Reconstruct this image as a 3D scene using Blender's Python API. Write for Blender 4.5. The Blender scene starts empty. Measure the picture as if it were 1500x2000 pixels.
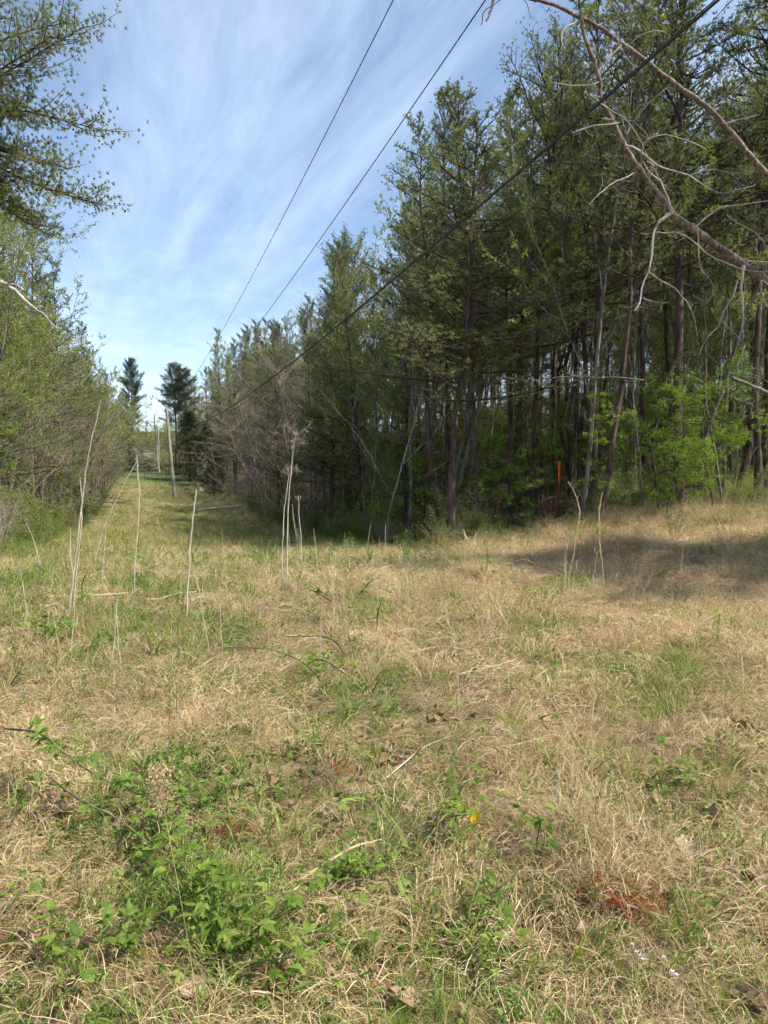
import bpy, math, random
import numpy as np
from mathutils import Vector, Matrix, Euler

# ------------------------------------------------------------------ camera, light, sky, exposure
SC = bpy.context.scene
COL = SC.collection
EYE = 1.6
PITCH = math.radians(-4.13)
FPX = 1387.0
cam_d = bpy.data.cameras.new('camera')
cam_d.sensor_fit = 'VERTICAL'
cam_d.sensor_height = 34.6
cam_d.lens = FPX / 2000.0 * 34.6
cam_d.clip_start = 0.05
cam_d.clip_end = 3000
cam = bpy.data.objects.new('camera', cam_d)
cam.location = (0, 0, EYE)
cam.rotation_euler = (math.radians(90) + PITCH, 0, 0)
COL.objects.link(cam)
SC.camera = cam

SUN_EL, SUN_AZ = 51.0, 116.0            # azimuth measured from +Y (view direction) towards +X
world = bpy.data.worlds.new('World')
SC.world = world
world.use_nodes = True
SKY_STRENGTH = 0.125
SUN_STRENGTH = 5.0

def build_world():
    nt = world.node_tree
    N, L = nt.nodes, nt.links
    N.clear()
    out = N.new('ShaderNodeOutputWorld')
    bg = N.new('ShaderNodeBackground')
    bg.inputs[1].default_value = SKY_STRENGTH
    sky = N.new('ShaderNodeTexSky')
    sky.sky_type = 'NISHITA'
    sky.sun_disc = False
    sky.sun_elevation = math.radians(SUN_EL)
    sky.sun_rotation = math.radians(SUN_AZ)
    sky.air_density = 1.0
    sky.dust_density = 0.6
    sky.ozone_density = 2.6
    geo = N.new('ShaderNodeTexCoord')
    sep = N.new('ShaderNodeSeparateXYZ')
    L.new(geo.outputs['Generated'], sep.inputs[0])
    mx = N.new('ShaderNodeMath'); mx.operation = 'MAXIMUM'; mx.inputs[1].default_value = 0.03
    L.new(sep.outputs[2], mx.inputs[0])
    ad = N.new('ShaderNodeMath'); ad.operation = 'ADD'; ad.inputs[1].default_value = 0.06
    L.new(mx.outputs[0], ad.inputs[0])
    px = N.new('ShaderNodeMath'); px.operation = 'DIVIDE'
    py = N.new('ShaderNodeMath'); py.operation = 'DIVIDE'
    L.new(sep.outputs[0], px.inputs[0]); L.new(ad.outputs[0], px.inputs[1])
    L.new(sep.outputs[1], py.inputs[0]); L.new(ad.outputs[0], py.inputs[1])
    cmb = N.new('ShaderNodeCombineXYZ')
    L.new(px.outputs[0], cmb.inputs[0]); L.new(py.outputs[0], cmb.inputs[1])
    def noise(rot, scl, ns, det, rough, dist=0.0):
        m = N.new('ShaderNodeMapping')
        m.vector_type = 'POINT'
        # rotate the plane so that +X runs along the streaks, then squeeze
        m.inputs['Rotation'].default_value = (0, 0, math.radians(rot))
        L.new(cmb.outputs[0], m.inputs['Vector'])
        m2 = N.new('ShaderNodeMapping'); m2.inputs['Scale'].default_value = scl
        L.new(m.outputs[0], m2.inputs['Vector']); m = m2
        t = N.new('ShaderNodeTexNoise')
        t.inputs['Scale'].default_value = ns
        t.inputs['Detail'].default_value = det
        t.inputs['Roughness'].default_value = rough
        t.inputs['Distortion'].default_value = dist
        L.new(m.outputs[0], t.inputs['Vector'])
        return t.outputs['Fac']
    def ramp(sock, a, b, lo=0.0, hi=1.0):
        r = N.new('ShaderNodeMapRange')
        r.interpolation_type = 'SMOOTHSTEP'
        r.inputs[1].default_value = a; r.inputs[2].default_value = b
        r.inputs[3].default_value = lo; r.inputs[4].default_value = hi
        L.new(sock, r.inputs[0])
        return r.outputs[0]
    streak = ramp(noise(-115, (0.16, 1.0, 1), 1.5, 6, 0.55, 0.35), 0.40, 0.70)
    fine = ramp(noise(-112, (0.5, 2.0, 1), 2.6, 8, 0.65, 0.6), 0.35, 0.75)
    puff = ramp(noise(20, (1, 1, 1), 1.7, 9, 0.62, 0.3), 0.45, 0.72)
    low = ramp(sep.outputs[2], 0.12, 0.42, 1.0, 0.0)
    def mul(a, b):
        m = N.new('ShaderNodeMath'); m.operation = 'MULTIPLY'
        for i, s in ((0, a), (1, b)):
            if isinstance(s, float): m.inputs[i].default_value = s
            else: L.new(s, m.inputs[i])
        return m.outputs[0]
    def add(a, b):
        m = N.new('ShaderNodeMath'); m.operation = 'ADD'; m.use_clamp = True
        for i, s in ((0, a), (1, b)):
            if isinstance(s, float): m.inputs[i].default_value = s
            else: L.new(s, m.inputs[i])
        return m.outputs[0]
    c = add(mul(streak, 0.33), mul(fine, 0.22))
    c = add(c, mul(mul(puff, low), 0.38))
    c = add(c, 0.07)
    mix = N.new('ShaderNodeMix'); mix.data_type = 'RGBA'
    L.new(c, mix.inputs[0])
    L.new(sky.outputs[0], mix.inputs[6])
    mix.inputs[7].default_value = (4.9, 5.9, 7.3, 1)
    L.new(mix.outputs[2], bg.inputs[0])
    L.new(bg.outputs[0], out.inputs[0])
build_world()

sun_d = bpy.data.lights.new('sun', 'SUN')
sun_d.energy = SUN_STRENGTH
sun_d.angle = math.radians(0.7)
sun_d.color = (1.0, 0.945, 0.86)
sun = bpy.data.objects.new('sun', sun_d)
az, el = math.radians(SUN_AZ), math.radians(SUN_EL)
sdir = Vector((math.sin(az) * math.cos(el), math.cos(az) * math.cos(el), math.sin(el)))
sun.rotation_euler = sdir.to_track_quat('Z', 'Y').to_euler()
COL.objects.link(sun)

SC.view_settings.view_transform = 'Standard'
SC.view_settings.look = 'None'
SC.view_settings.exposure = 0.68
SC.view_settings.gamma = 1.0
SC.view_settings.use_curve_mapping = False
SC.render.engine = 'CYCLES'
cy = SC.cycles
cy.max_bounces = 4; cy.diffuse_bounces = 4; cy.glossy_bounces = 1; cy.transmission_bounces = 3
cy.transparent_max_bounces = 4
cy.caustics_reflective = False; cy.caustics_refractive = False
cy.use_denoising = True
cy.use_adaptive_sampling = True
cy.adaptive_threshold = 0.06
cy.adaptive_min_samples = 12

import time as _t
_T0 = _t.time()
rng = np.random.default_rng(7)
random.seed(7)

# ------------------------------------------------------------------ noise, terrain, projection
def _hash(ix, iy, seed):
    h = (ix.astype(np.int64) * 374761393 + iy.astype(np.int64) * 668265263 + seed * 1442695041) & 0xffffffff
    h = ((h ^ (h >> 13)) * 1274126177) & 0xffffffff
    return ((h ^ (h >> 16)) & 0xffff) / 65535.0
def vnoise(x, y, s=1.0, seed=0):
    x = np.asarray(x, float) / s + 1000.0; y = np.asarray(y, float) / s + 1000.0
    ix = np.floor(x); iy = np.floor(y)
    fx = x - ix; fy = y - iy
    fx = fx * fx * (3 - 2 * fx); fy = fy * fy * (3 - 2 * fy)
    a = _hash(ix, iy, seed); b = _hash(ix + 1, iy, seed)
    c = _hash(ix, iy + 1, seed); d = _hash(ix + 1, iy + 1, seed)
    return (a * (1 - fx) + b * fx) * (1 - fy) + (c * (1 - fx) + d * fx) * fy
def fbm(x, y, s, seed=0, o=3):
    t = 0; a = 0.5; w = 0
    for k in range(o):
        t = t + a * vnoise(x, y, s / 2 ** k, seed + k * 17); w += a; a *= 0.5
    return t / w
def sstep(x, a, b):
    t = np.clip((np.asarray(x, float) - a) / (b - a), 0, 1)
    return t * t * (3 - 2 * t)
# edges of the clearing: x as a function of y
def edge_r(y):
    return np.interp(y, [-20, 6, 8.6, 9, 13, 15, 18, 20, 23, 30, 43, 75, 110, 132, 170], [24, 20, 20, 8.6, 9.2, 11, 12, 4, 0.8, -1.7, -6, -15.5, -25.5, -33, -44])
def edge_l(y):
    return np.interp(y, [-20, 5, 14, 17, 42, 75, 105, 132, 170], [-9, -8.2, -8.4, -9.4, -18.6, -29.5, -39.5, -47, -58])
MOUNDS = [(1.35, 8.9, 0.5, 0.22), (4.3, 12.2, 0.9, 0.3), (2.0, 3.7, 0.42, 0.10), (0.1, 4.0, 0.5, 0.06), (3.3, 14.2, 1.2, 0.08),
          (5.6, 10.3, 0.8, 0.10), (0.9, 2.75, 0.3, 0.06), (-1.3, 4.6, 0.6, 0.05), (2.9, 5.4, 0.6, 0.07), (7.0, 13.0, 1.2, 0.2)]
def gz(x, y):
    x = np.asarray(x, float); y = np.asarray(y, float)
    base = np.interp(y, [-40, 8.5, 12, 15, 22, 30, 42, 60, 82, 98, 112, 126, 140, 165, 200, 300, 700],
                     [0, 0, -0.26, -0.60, -1.35, -2.0, -2.45, -2.72, -2.65, -2.35, -1.5, -0.6, -0.3, 0.5, 4, 12, 30])
    right = np.interp(y, [-40, 10, 20, 40, 60, 80, 120, 160, 300, 700], [0, 0, 0.28, 1.3, 3.8, 7.5, 13, 16, 22, 34])
    xr = np.interp(y, [0, 15, 20, 30, 43, 110, 170], [3, 3, 2.5, 2, -3, -22, -40])
    s = sstep(x, xr - 2.0, xr + 7.0 + 0.6 * np.maximum(0, y - 35))
    z = base * (1 - s) + right * s
    near = 1 - sstep(np.hypot(x, y), 20, 60)
    z = z + near * ((fbm(x, y, 1.6, 3) - 0.5) * 0.16 + (fbm(x, y, 0.45, 9, 2) - 0.5) * 0.07)
    z = z + (1 - near) * (fbm(x, y, 9, 5) - 0.5) * 0.3
    for mx_, my_, r_, h_ in MOUNDS:
        z = z + h_ * np.exp(-((x - mx_) ** 2 + (y - my_) ** 2) / (r_ * r_))
    return z
def gz1(x, y): return float(gz(x, y))
CP, SP = math.cos(PITCH), math.sin(PITCH)
def ray(u, v):
    dx, dz, dy = (u - 750) / FPX, (1000 - v) / FPX, 1.0
    return Vector((dx, dy * CP - dz * SP, dy * SP + dz * CP))
def at(u, v, Y):
    r = ray(u, v); k = Y / r.y
    return Vector((r.x * k, Y, EYE + r.z * k))
_TS = 0.8 * 1.008 ** np.arange(740)
def hit(u, v, h=0.0):
    """where the sight line through (u, v) meets the ground lifted by h"""
    r = ray(u, v); g = gz(r.x * _TS, r.y * _TS) + h
    k = np.nonzero(EYE + r.z * _TS <= g)[0]
    t = float(_TS[k[0]]) if len(k) else 280.0
    return Vector((r.x * t, r.y * t, float(g[k[0]]) if len(k) else gz1(r.x * t, r.y * t) + h))

# ------------------------------------------------------------------ mesh helpers
class MB:
    def __init__(s): s.v = []; s.f = []; s.n = 0; s.r = []; s.m = []
    def add(s, v, f, r=None, m=0):
        v = np.asarray(v, float).reshape(-1, 3); f = np.asarray(f, np.int64)
        if len(f) == 0: return
        s.v.append(v); s.f.append(f + s.n); s.n += len(v)
        s.r.append(np.full(len(f), 0.5) if r is None else np.broadcast_to(np.asarray(r, float), (len(f),)))
        s.m.append(np.full(len(f), m, np.int32))
    def mesh(s, name, mats, smooth=False):
        me = bpy.data.meshes.new(name)
        v = np.concatenate(s.v)
        me.vertices.add(len(v)); me.vertices.foreach_set('co', v.ravel().astype(np.float32))
        tot = np.concatenate([np.full(len(f), f.shape[1], np.int32) for f in s.f])
        loops = np.concatenate([f.ravel() for f in s.f]).astype(np.int32)
        me.loops.add(len(loops)); me.loops.foreach_set('vertex_index', loops)
        me.polygons.add(len(tot))
        st = np.concatenate([[0], np.cumsum(tot)[:-1]]).astype(np.int32)
        me.polygons.foreach_set('loop_start', st)
        me.polygons.foreach_set('material_index', np.concatenate(s.m))
        if smooth: me.polygons.foreach_set('use_smooth', np.ones(len(tot), bool))
        me.update(calc_edges=True)
        a = me.attributes.new('rnd', 'FLOAT', 'FACE')
        a.data.foreach_set('value', np.concatenate(s.r).astype(np.float32))
        for m in (mats if isinstance(mats, (list, tuple)) else [mats]): me.materials.append(m)
        return me
def unit(a):
    a = np.asarray(a, float)
    return a / np.maximum(np.linalg.norm(a, axis=-1, keepdims=True), 1e-9)
def tube(mb, pts, rad, n=5, r=None, m=0, cap=False):
    p = np.asarray([tuple(q) for q in pts], float); k = len(p)
    rad = np.broadcast_to(np.asarray(rad, float), (k,))
    t = unit(np.gradient(p, axis=0))
    d = unit(p[-1] - p[0])
    ref = np.array([1.0, 0, 0]) if abs(d[0]) < 0.6 else np.array([0, 0, 1.0]) if abs(d[2]) < 0.6 else np.array([0, 1.0, 0])
    a = unit(np.cross(t, ref)); b = np.cross(t, a)
    th = np.arange(n) * 2 * math.pi / n
    v = p[:, None] + rad[:, None, None] * (np.cos(th)[None, :, None] * a[:, None] + np.sin(th)[None, :, None] * b[:, None])
    i = np.arange(k - 1)[:, None] * n; j = np.arange(n)[None]; j2 = (j + 1) % n
    f = np.stack([i + j, i + j2, i + n + j2, i + n + j], -1).reshape(-1, 4)
    mb.add(v.reshape(-1, 3), f, r if r is not None else rng.random(), m)
    if cap:
        mb.add(np.vstack([v[-1], p[-1:]]), np.stack([np.arange(n), (np.arange(n) + 1) % n, np.full(n, n)], -1), 0.5, m)
def smooth_path(pts, sub=4):
    p = np.asarray([tuple(q) for q in pts], float)
    if len(p) < 3: return p
    e = np.vstack([2 * p[0] - p[1], p, 2 * p[-1] - p[-2]])
    out = []
    for i in range(1, len(e) - 2):
        for t in np.arange(sub) / sub:
            a, b, c, d = e[i - 1], e[i], e[i + 1], e[i + 2]
            out.append(0.5 * ((2 * b) + (c - a) * t + (2 * a - 5 * b + 4 * c - d) * t * t + (-a + 3 * b - 3 * c + d) * t ** 3))
    out.append(p[-1])
    return np.asarray(out)
def rdir(n):
    v = rng.normal(size=(n, 3)); return unit(v)
def needles(mb, pos, axis, length, width, per=8, spread=0.9, m=0, tone=None):
    """tufts of thin triangular needles"""
    pos = np.asarray(pos, float); axis = unit(np.asarray(axis, float)); N = len(pos)
    if N == 0: return
    P = np.repeat(pos, per, 0); A = np.repeat(axis, per, 0)
    D = unit(A + rdir(N * per) * spread)
    S = unit(np.cross(D, rdir(N * per)))
    Ls = length * rng.uniform(0.6, 1.2, (N * per, 1)); w = width * rng.uniform(0.7, 1.2, (N * per, 1))
    v = np.stack([P - S * w * 0.5, P + S * w * 0.5, P + D * Ls], 1).reshape(-1, 3)
    f = np.arange(N * per * 3).reshape(-1, 3)
    t = rng.random(N) if tone is None else np.asarray(tone)
    mb.add(v, f, np.clip(np.repeat(t, per) + rng.normal(0, 0.08, N * per), 0, 1), m)
def kites(mb, pos, d, length, width, m=0, tone=None, up=None, fold=0.15):
    """single leaves: a folded kite each"""
    pos = np.asarray(pos, float); N = len(pos)
    if N == 0: return
    D = unit(d); U = rdir(N) if up is None else unit(up)
    S = unit(np.cross(D, U)); Nn = np.cross(S, D)
    L = np.broadcast_to(np.asarray(length, float).reshape(-1, 1), (N, 1)); W = np.broadcast_to(np.asarray(width, float).reshape(-1, 1), (N, 1))
    mid = pos + D * L * 0.45
    v = np.stack([pos, mid - S * W * 0.5 + Nn * W * fold, pos + D * L, mid + S * W * 0.5 + Nn * W * fold], 1).reshape(-1, 3)
    i = np.arange(N)[:, None] * 4
    f = np.concatenate([i + [0, 1, 2], i + [0, 2, 3]], 0)
    t = rng.random(N) if tone is None else np.asarray(tone)
    mb.add(v, f, np.concatenate([t, t]), m)
def strips(mb, pts, width, side=None, m=0, tone=None, taper=0.9):
    """grass blades: pts (N,K,3)"""
    pts = np.asarray(pts, float); N, K, _ = pts.shape
    t = unit(np.gradient(pts, axis=1))
    s = rdir(N) if side is None else side
    S = unit(np.cross(t, s[:, None]))
    w = np.asarray(width, float).reshape(-1, 1, 1) * (1 - taper * np.linspace(0, 1, K) ** 1.6)[None, :, None] * 0.5
    v = np.stack([pts - S * w, pts + S * w], 2).reshape(-1, 3)
    b = (np.arange(N)[:, None] * K + np.arange(K - 1)[None]) * 2
    f = np.stack([b, b + 1, b + 3, b + 2], -1).reshape(-1, 4)
    tt = rng.random(N) if tone is None else np.asarray(tone)
    mb.add(v, f, np.repeat(tt, K - 1), m)

# ------------------------------------------------------------------ materials
def new_mat(name):
    m = bpy.data.materials.new(name); m.use_nodes = True
    nt = m.node_tree; nt.nodes.clear()
    return m, nt.nodes, nt.links
def col_ramp(N, stops):
    r = N.new('ShaderNodeValToRGB'); el = r.color_ramp.elements
    while len(el) < len(stops): el.new(0.5)
    for e, (p, c) in zip(el, stops): e.position = p; e.color = (*c, 1)
    return r
def foliage(name, stops, trans=0.35, rough=0.55, spec=0.25, jitter=0.25, tmul=(1.25, 1.35, 0.5)):
    m, N, L = new_mat(name)
    at_ = N.new('ShaderNodeAttribute'); at_.attribute_name = 'rnd'
    oi = N.new('ShaderNodeObjectInfo')
    mr = N.new('ShaderNodeMapRange'); mr.inputs[3].default_value = -jitter; mr.inputs[4].default_value = jitter
    L.new(oi.outputs['Random'], mr.inputs[0])
    ad = N.new('ShaderNodeMath'); ad.operation = 'ADD'; ad.use_clamp = True
    L.new(at_.outputs['Fac'], ad.inputs[0]); L.new(mr.outputs[0], ad.inputs[1])
    r = col_ramp(N, stops); L.new(ad.outputs[0], r.inputs[0])
    p = N.new('ShaderNodeBsdfPrincipled')
    p.inputs['Roughness'].default_value = rough
    p.inputs['Specular IOR Level'].default_value = spec
    L.new(r.outputs[0], p.inputs['Base Color'])
    out = N.new('ShaderNodeOutputMaterial')
    if trans > 0:
        tr = N.new('ShaderNodeBsdfTranslucent')
        mm = N.new('ShaderNodeMix'); mm.data_type = 'RGBA'; mm.blend_type = 'MULTIPLY'; mm.inputs[0].default_value = 1
        mm.inputs[7].default_value = (*tmul, 1)
        L.new(r.outputs[0], mm.inputs[6]); L.new(mm.outputs[2], tr.inputs[0])
        mix = N.new('ShaderNodeMixShader'); mix.inputs[0].default_value = trans
        L.new(p.outputs[0], mix.inputs[1]); L.new(tr.outputs[0], mix.inputs[2]); L.new(mix.outputs[0], out.inputs[0])
    else:
        L.new(p.outputs[0], out.inputs[0])
    return m
def bark(name, c1, c2, c3, scale=14, stretch=0.18, bump=0.5, lich=0.0):
    m, N, L = new_mat(name)
    tc = N.new('ShaderNodeTexCoord')
    mp = N.new('ShaderNodeMapping'); mp.inputs['Scale'].default_value = (1, 1, stretch)
    L.new(tc.outputs['Object'], mp.inputs[0])
    n1 = N.new('ShaderNodeTexNoise'); n1.inputs['Scale'].default_value = scale; n1.inputs['Detail'].default_value = 6; n1.inputs['Roughness'].default_value = 0.7
    L.new(mp.outputs[0], n1.inputs['Vector'])
    r = col_ramp(N, [(0.32, c1), (0.5, c2), (0.68, c3)])
    L.new(n1.outputs['Fac'], r.inputs[0])
    n2 = N.new('ShaderNodeTexNoise'); n2.inputs['Scale'].default_value = 1.7; n2.inputs['Detail'].default_value = 4
    L.new(tc.outputs['Object'], n2.inputs['Vector'])
    mr = N.new('ShaderNodeMapRange'); mr.inputs[1].default_value = 0.3; mr.inputs[2].default_value = 0.7; mr.inputs[3].default_value = 0.7; mr.inputs[4].default_value = 1.25
    L.new(n2.outputs['Fac'], mr.inputs[0])
    mu = N.new('ShaderNodeVectorMath'); mu.operation = 'SCALE'
    L.new(r.outputs[0], mu.inputs[0]); L.new(mr.outputs[0], mu.inputs['Scale'])
    p = N.new('ShaderNodeBsdfPrincipled'); p.inputs['Roughness'].default_value = 0.85; p.inputs['Specular IOR Level'].default_value = 0.2
    L.new(mu.outputs[0], p.inputs['Base Color'])
    bp = N.new('ShaderNodeBump'); bp.inputs['Strength'].default_value = bump; bp.inputs['Distance'].default_value = 0.03
    L.new(n1.outputs['Fac'], bp.inputs['Height']); L.new(bp.outputs[0], p.inputs['Normal'])
    out = N.new('ShaderNodeOutputMaterial'); L.new(p.outputs[0], out.inputs[0])
    return m
def plain(name, c, rough=0.6, trans=0.0, var=0.25, scale=30):
    m, N, L = new_mat(name)
    tc = N.new('ShaderNodeTexCoord')
    n1 = N.new('ShaderNodeTexNoise'); n1.inputs['Scale'].default_value = scale; n1.inputs['Detail'].default_value = 5
    L.new(tc.outputs['Object'], n1.inputs['Vector'])
    lo = tuple(x * (1 - var) for x in c); hi = tuple(min(1, x * (1 + var)) for x in c)
    r = col_ramp(N, [(0.35, lo), (0.65, hi)]); L.new(n1.outputs['Fac'], r.inputs[0])
    p = N.new('ShaderNodeBsdfPrincipled'); p.inputs['Roughness'].default_value = rough; p.inputs['Specular IOR Level'].default_value = 0.25
    L.new(r.outputs[0], p.inputs['Base Color'])
    out = N.new('ShaderNodeOutputMaterial')
    if trans:
        tr = N.new('ShaderNodeBsdfTranslucent'); L.new(r.outputs[0], tr.inputs[0])
        mix = N.new('ShaderNodeMixShader'); mix.inputs[0].default_value = trans
        L.new(p.outputs[0], mix.inputs[1]); L.new(tr.outputs[0], mix.inputs[2]); L.new(mix.outputs[0], out.inputs[0])
    else: L.new(p.outputs[0], out.inputs[0])
    return m

M = {}
M['needle'] = foliage('pine_needles', [(0.0, (0.08, 0.10, 0.042)), (0.45, (0.18, 0.205, 0.092)), (1.0, (0.33, 0.34, 0.17))], trans=0.3, rough=0.5, spec=0.35, jitter=0.22, tmul=(1.2, 1.3, 0.6))
M['needle_far'] = foliage('dark_pine_needles', [(0.0, (0.035, 0.055, 0.030)), (0.6, (0.07, 0.10, 0.05)), (1.0, (0.12, 0.15, 0.07))], trans=0.25, jitter=0.1)
M['cedar'] = foliage('cedar_sprays', [(0.0, (0.025, 0.045, 0.018)), (0.5, (0.05, 0.085, 0.03)), (1.0, (0.10, 0.14, 0.05))], trans=0.25, jitter=0.1)
M['spring'] = foliage('spring_leaves', [(0.0, (0.14, 0.17, 0.045)), (0.5, (0.25, 0.28, 0.085)), (1.0, (0.41, 0.42, 0.17))], trans=0.45, jitter=0.25)
M['bright'] = foliage('bright_leaves', [(0.0, (0.075, 0.13, 0.02)), (0.5, (0.155, 0.235, 0.038)), (1.0, (0.29, 0.37, 0.075))], trans=0.5, jitter=0.15)
M['yellowing'] = foliage('yellow_tinged_leaves', [(0.0, (0.18, 0.20, 0.05)), (0.5, (0.30, 0.27, 0.07)), (1.0, (0.42, 0.36, 0.12))], trans=0.45, jitter=0.15)
M['dogwood'] = foliage('white_blossom', [(0.0, (0.62, 0.62, 0.55)), (1.0, (0.82, 0.80, 0.76))], trans=0.4, jitter=0.0, tmul=(1, 1, 0.95))
M['bark_red'] = bark('reddish_pine_bark', (0.028, 0.020, 0.017), (0.085, 0.058, 0.047), (0.18, 0.13, 0.105))
M['bark_dark'] = bark('dark_bark', (0.020, 0.017, 0.015), (0.065, 0.052, 0.045), (0.13, 0.11, 0.10))
M['bark_grey'] = bark('grey_bark', (0.06, 0.052, 0.043), (0.15, 0.135, 0.112), (0.29, 0.27, 0.235), bump=0.2)
M['bark_pale'] = bark('pale_twig_bark', (0.20, 0.17, 0.14), (0.34, 0.30, 0.26), (0.50, 0.46, 0.41), bump=0.2)
M['bark_pink'] = bark('pinkish_twig_bark', (0.20, 0.14, 0.12), (0.34, 0.255, 0.22), (0.48, 0.39, 0.35), bump=0.1)
M['bark_snag'] = bark('peeling_snag_bark', (0.06, 0.042, 0.036), (0.165, 0.118, 0.098), (0.38, 0.32, 0.28), scale=22, stretch=0.5, bump=0.5)
M['cone'] = plain('pine_cone_scales', (0.045, 0.032, 0.025))
M['straw'] = foliage('dry_straw', [(0.0, (0.22, 0.135, 0.065)), (0.35, (0.45, 0.315, 0.155)), (0.75, (0.66, 0.50, 0.27)), (1.0, (0.80, 0.68, 0.44))], trans=0.25, rough=0.45, spec=0.4, jitter=0.12, tmul=(1.05, 1.0, 0.8))
M['straw_brown'] = foliage('brown_thatch', [(0.0, (0.14, 0.085, 0.05)), (0.5, (0.27, 0.185, 0.11)), (1.0, (0.42, 0.32, 0.21))], trans=0.15, jitter=0.15, tmul=(1, 1, 0.8))
M['grass'] = foliage('fresh_grass', [(0.0, (0.07, 0.14, 0.02)), (0.5, (0.17, 0.26, 0.045)), (0.85, (0.31, 0.39, 0.09)), (1.0, (0.48, 0.43, 0.18))], trans=0.4, jitter=0.15)
M['weed'] = foliage('weed_leaves', [(0.0, (0.05, 0.11, 0.02)), (0.5, (0.13, 0.23, 0.04)), (1.0, (0.27, 0.38, 0.07))], trans=0.4, jitter=0.2)
M['litter'] = foliage('fallen_brown_leaves', [(0.0, (0.07, 0.042, 0.025)), (0.4, (0.19, 0.115, 0.065)), (0.75, (0.33, 0.22, 0.13)), (1.0, (0.46, 0.36, 0.25))], trans=0.15, jitter=0.2, tmul=(1, 0.9, 0.7))
M['rust'] = foliage('rusty_pine_straw', [(0.0, (0.20, 0.05, 0.02)), (0.5, (0.36, 0.11, 0.05)), (1.0, (0.48, 0.20, 0.11))], trans=0.1, jitter=0.1, tmul=(1, 1, 1))
M['stalk'] = plain('bleached_stalk', (0.50, 0.44, 0.33), 0.6, var=0.25, scale=12)
M['stalk_tan'] = plain('tan_stalk', (0.50, 0.40, 0.22), 0.6, var=0.3, scale=12)
M['stalk_brown'] = plain('brown_stalk', (0.20, 0.125, 0.08), 0.7, var=0.4, scale=12)
M['cane'] = plain('bramble_cane', (0.12, 0.12, 0.05), 0.6, var=0.5, scale=9)
M['seed'] = plain('dry_seed_heads', (0.30, 0.235, 0.18), 0.8, var=0.3)
M['plume'] = plain('brown_plume', (0.50, 0.37, 0.22), 0.8, 0.3, 0.2)
M['pole'] = bark('weathered_pole_wood', (0.20, 0.18, 0.145), (0.30, 0.275, 0.225), (0.40, 0.37, 0.31), scale=20, stretch=0.03, bump=0.15)
M['wire'] = plain('dark_wire', (0.035, 0.035, 0.04), 0.5)
M['ceramic'] = plain('grey_insulator', (0.30, 0.30, 0.30), 0.3)
M['steel'] = plain('galvanised_steel', (0.32, 0.33, 0.33), 0.4)
M['orange'] = plain('orange_flagging', (0.90, 0.17, 0.03), 0.45, 0.35, 0.1)
M['pink'] = plain('pink_flagging', (0.85, 0.13, 0.24), 0.45, 0.35, 0.15)
M['stake'] = plain('red_brown_stake_wood', (0.24, 0.05, 0.03), 0.8, var=0.35)
M['yellow'] = plain('yellow_leaf', (0.85, 0.52, 0.03), 0.5, 0.4, 0.15)
M['petal'] = plain('white_petals', (0.72, 0.72, 0.80), 0.5, 0.3, 0.08)

def ground_material():
    m, N, L = new_mat('ground_soil_and_litter')
    tc = N.new('ShaderNodeTexCoord')
    def nz(s, d=6, r=0.6):
        n = N.new('ShaderNodeTexNoise'); n.inputs['Scale'].default_value = s; n.inputs['Detail'].default_value = d; n.inputs['Roughness'].default_value = r
        L.new(tc.outputs['Object'], n.inputs['Vector']); return n.outputs['Fac']
    def attr(n):
        a = N.new('ShaderNodeAttribute'); a.attribute_name = n; return a.outputs['Fac']
    def mixc(f, a, b):
        x = N.new('ShaderNodeMix'); x.data_type = 'RGBA'
        L.new(f, x.inputs[0]); L.new(a, x.inputs[6]); L.new(b, x.inputs[7]); return x.outputs[2]
    straw = col_ramp(N, [(0.3, (0.10, 0.065, 0.038)), (0.5, (0.27, 0.19, 0.10)), (0.7, (0.46, 0.35, 0.20))]); L.new(nz(22, 9, 0.75), straw.inputs[0])
    green = col_ramp(N, [(0.3, (0.07, 0.075, 0.025)), (0.5, (0.16, 0.155, 0.06)), (0.7, (0.32, 0.27, 0.13))]); L.new(nz(6, 9, 0.75), green.inputs[0])
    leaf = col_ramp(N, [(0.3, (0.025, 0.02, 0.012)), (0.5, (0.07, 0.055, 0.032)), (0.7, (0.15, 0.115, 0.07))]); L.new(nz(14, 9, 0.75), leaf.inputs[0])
    lawn = col_ramp(N, [(0.3, (0.08, 0.10, 0.035)), (0.7, (0.14, 0.16, 0.06))]); L.new(nz(1.5), lawn.inputs[0])
    c = mixc(attr('green'), straw.outputs[0], green.outputs[0])
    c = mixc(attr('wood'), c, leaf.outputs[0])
    c = mixc(attr('lawn'), c, lawn.outputs[0])
    p = N.new('ShaderNodeBsdfPrincipled'); p.inputs['Roughness'].default_value = 0.95; p.inputs['Specular IOR Level'].default_value = 0.1
    L.new(c, p.inputs['Base Color'])
    b = N.new('ShaderNodeBump'); b.inputs['Strength'].default_value = 0.7; b.inputs['Distance'].default_value = 0.04
    L.new(nz(40, 6, 0.7), b.inputs['Height']); L.new(b.outputs[0], p.inputs['Normal'])
    o = N.new('ShaderNodeOutputMaterial'); L.new(p.outputs[0], o.inputs[0])
    return m
M['ground'] = ground_material()

# ------------------------------------------------------------------ objects, labels
def tag(o, label=None, cat=None, group=None, kind=None):
    if label: o['label'] = label
    if cat: o['category'] = cat
    if group: o['group'] = group
    if kind: o['kind'] = kind
    return o
def link(name, me, parent=None):
    o = bpy.data.objects.new(name, me); COL.objects.link(o)
    if parent: o.parent = parent
    return o
def empty(name, loc=(0, 0, 0), rz=0.0):
    o = bpy.data.objects.new(name, None); o.location = loc; o.rotation_euler = (0, 0, rz)
    o.empty_display_size = 0.2
    COL.objects.link(o); return o

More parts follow.
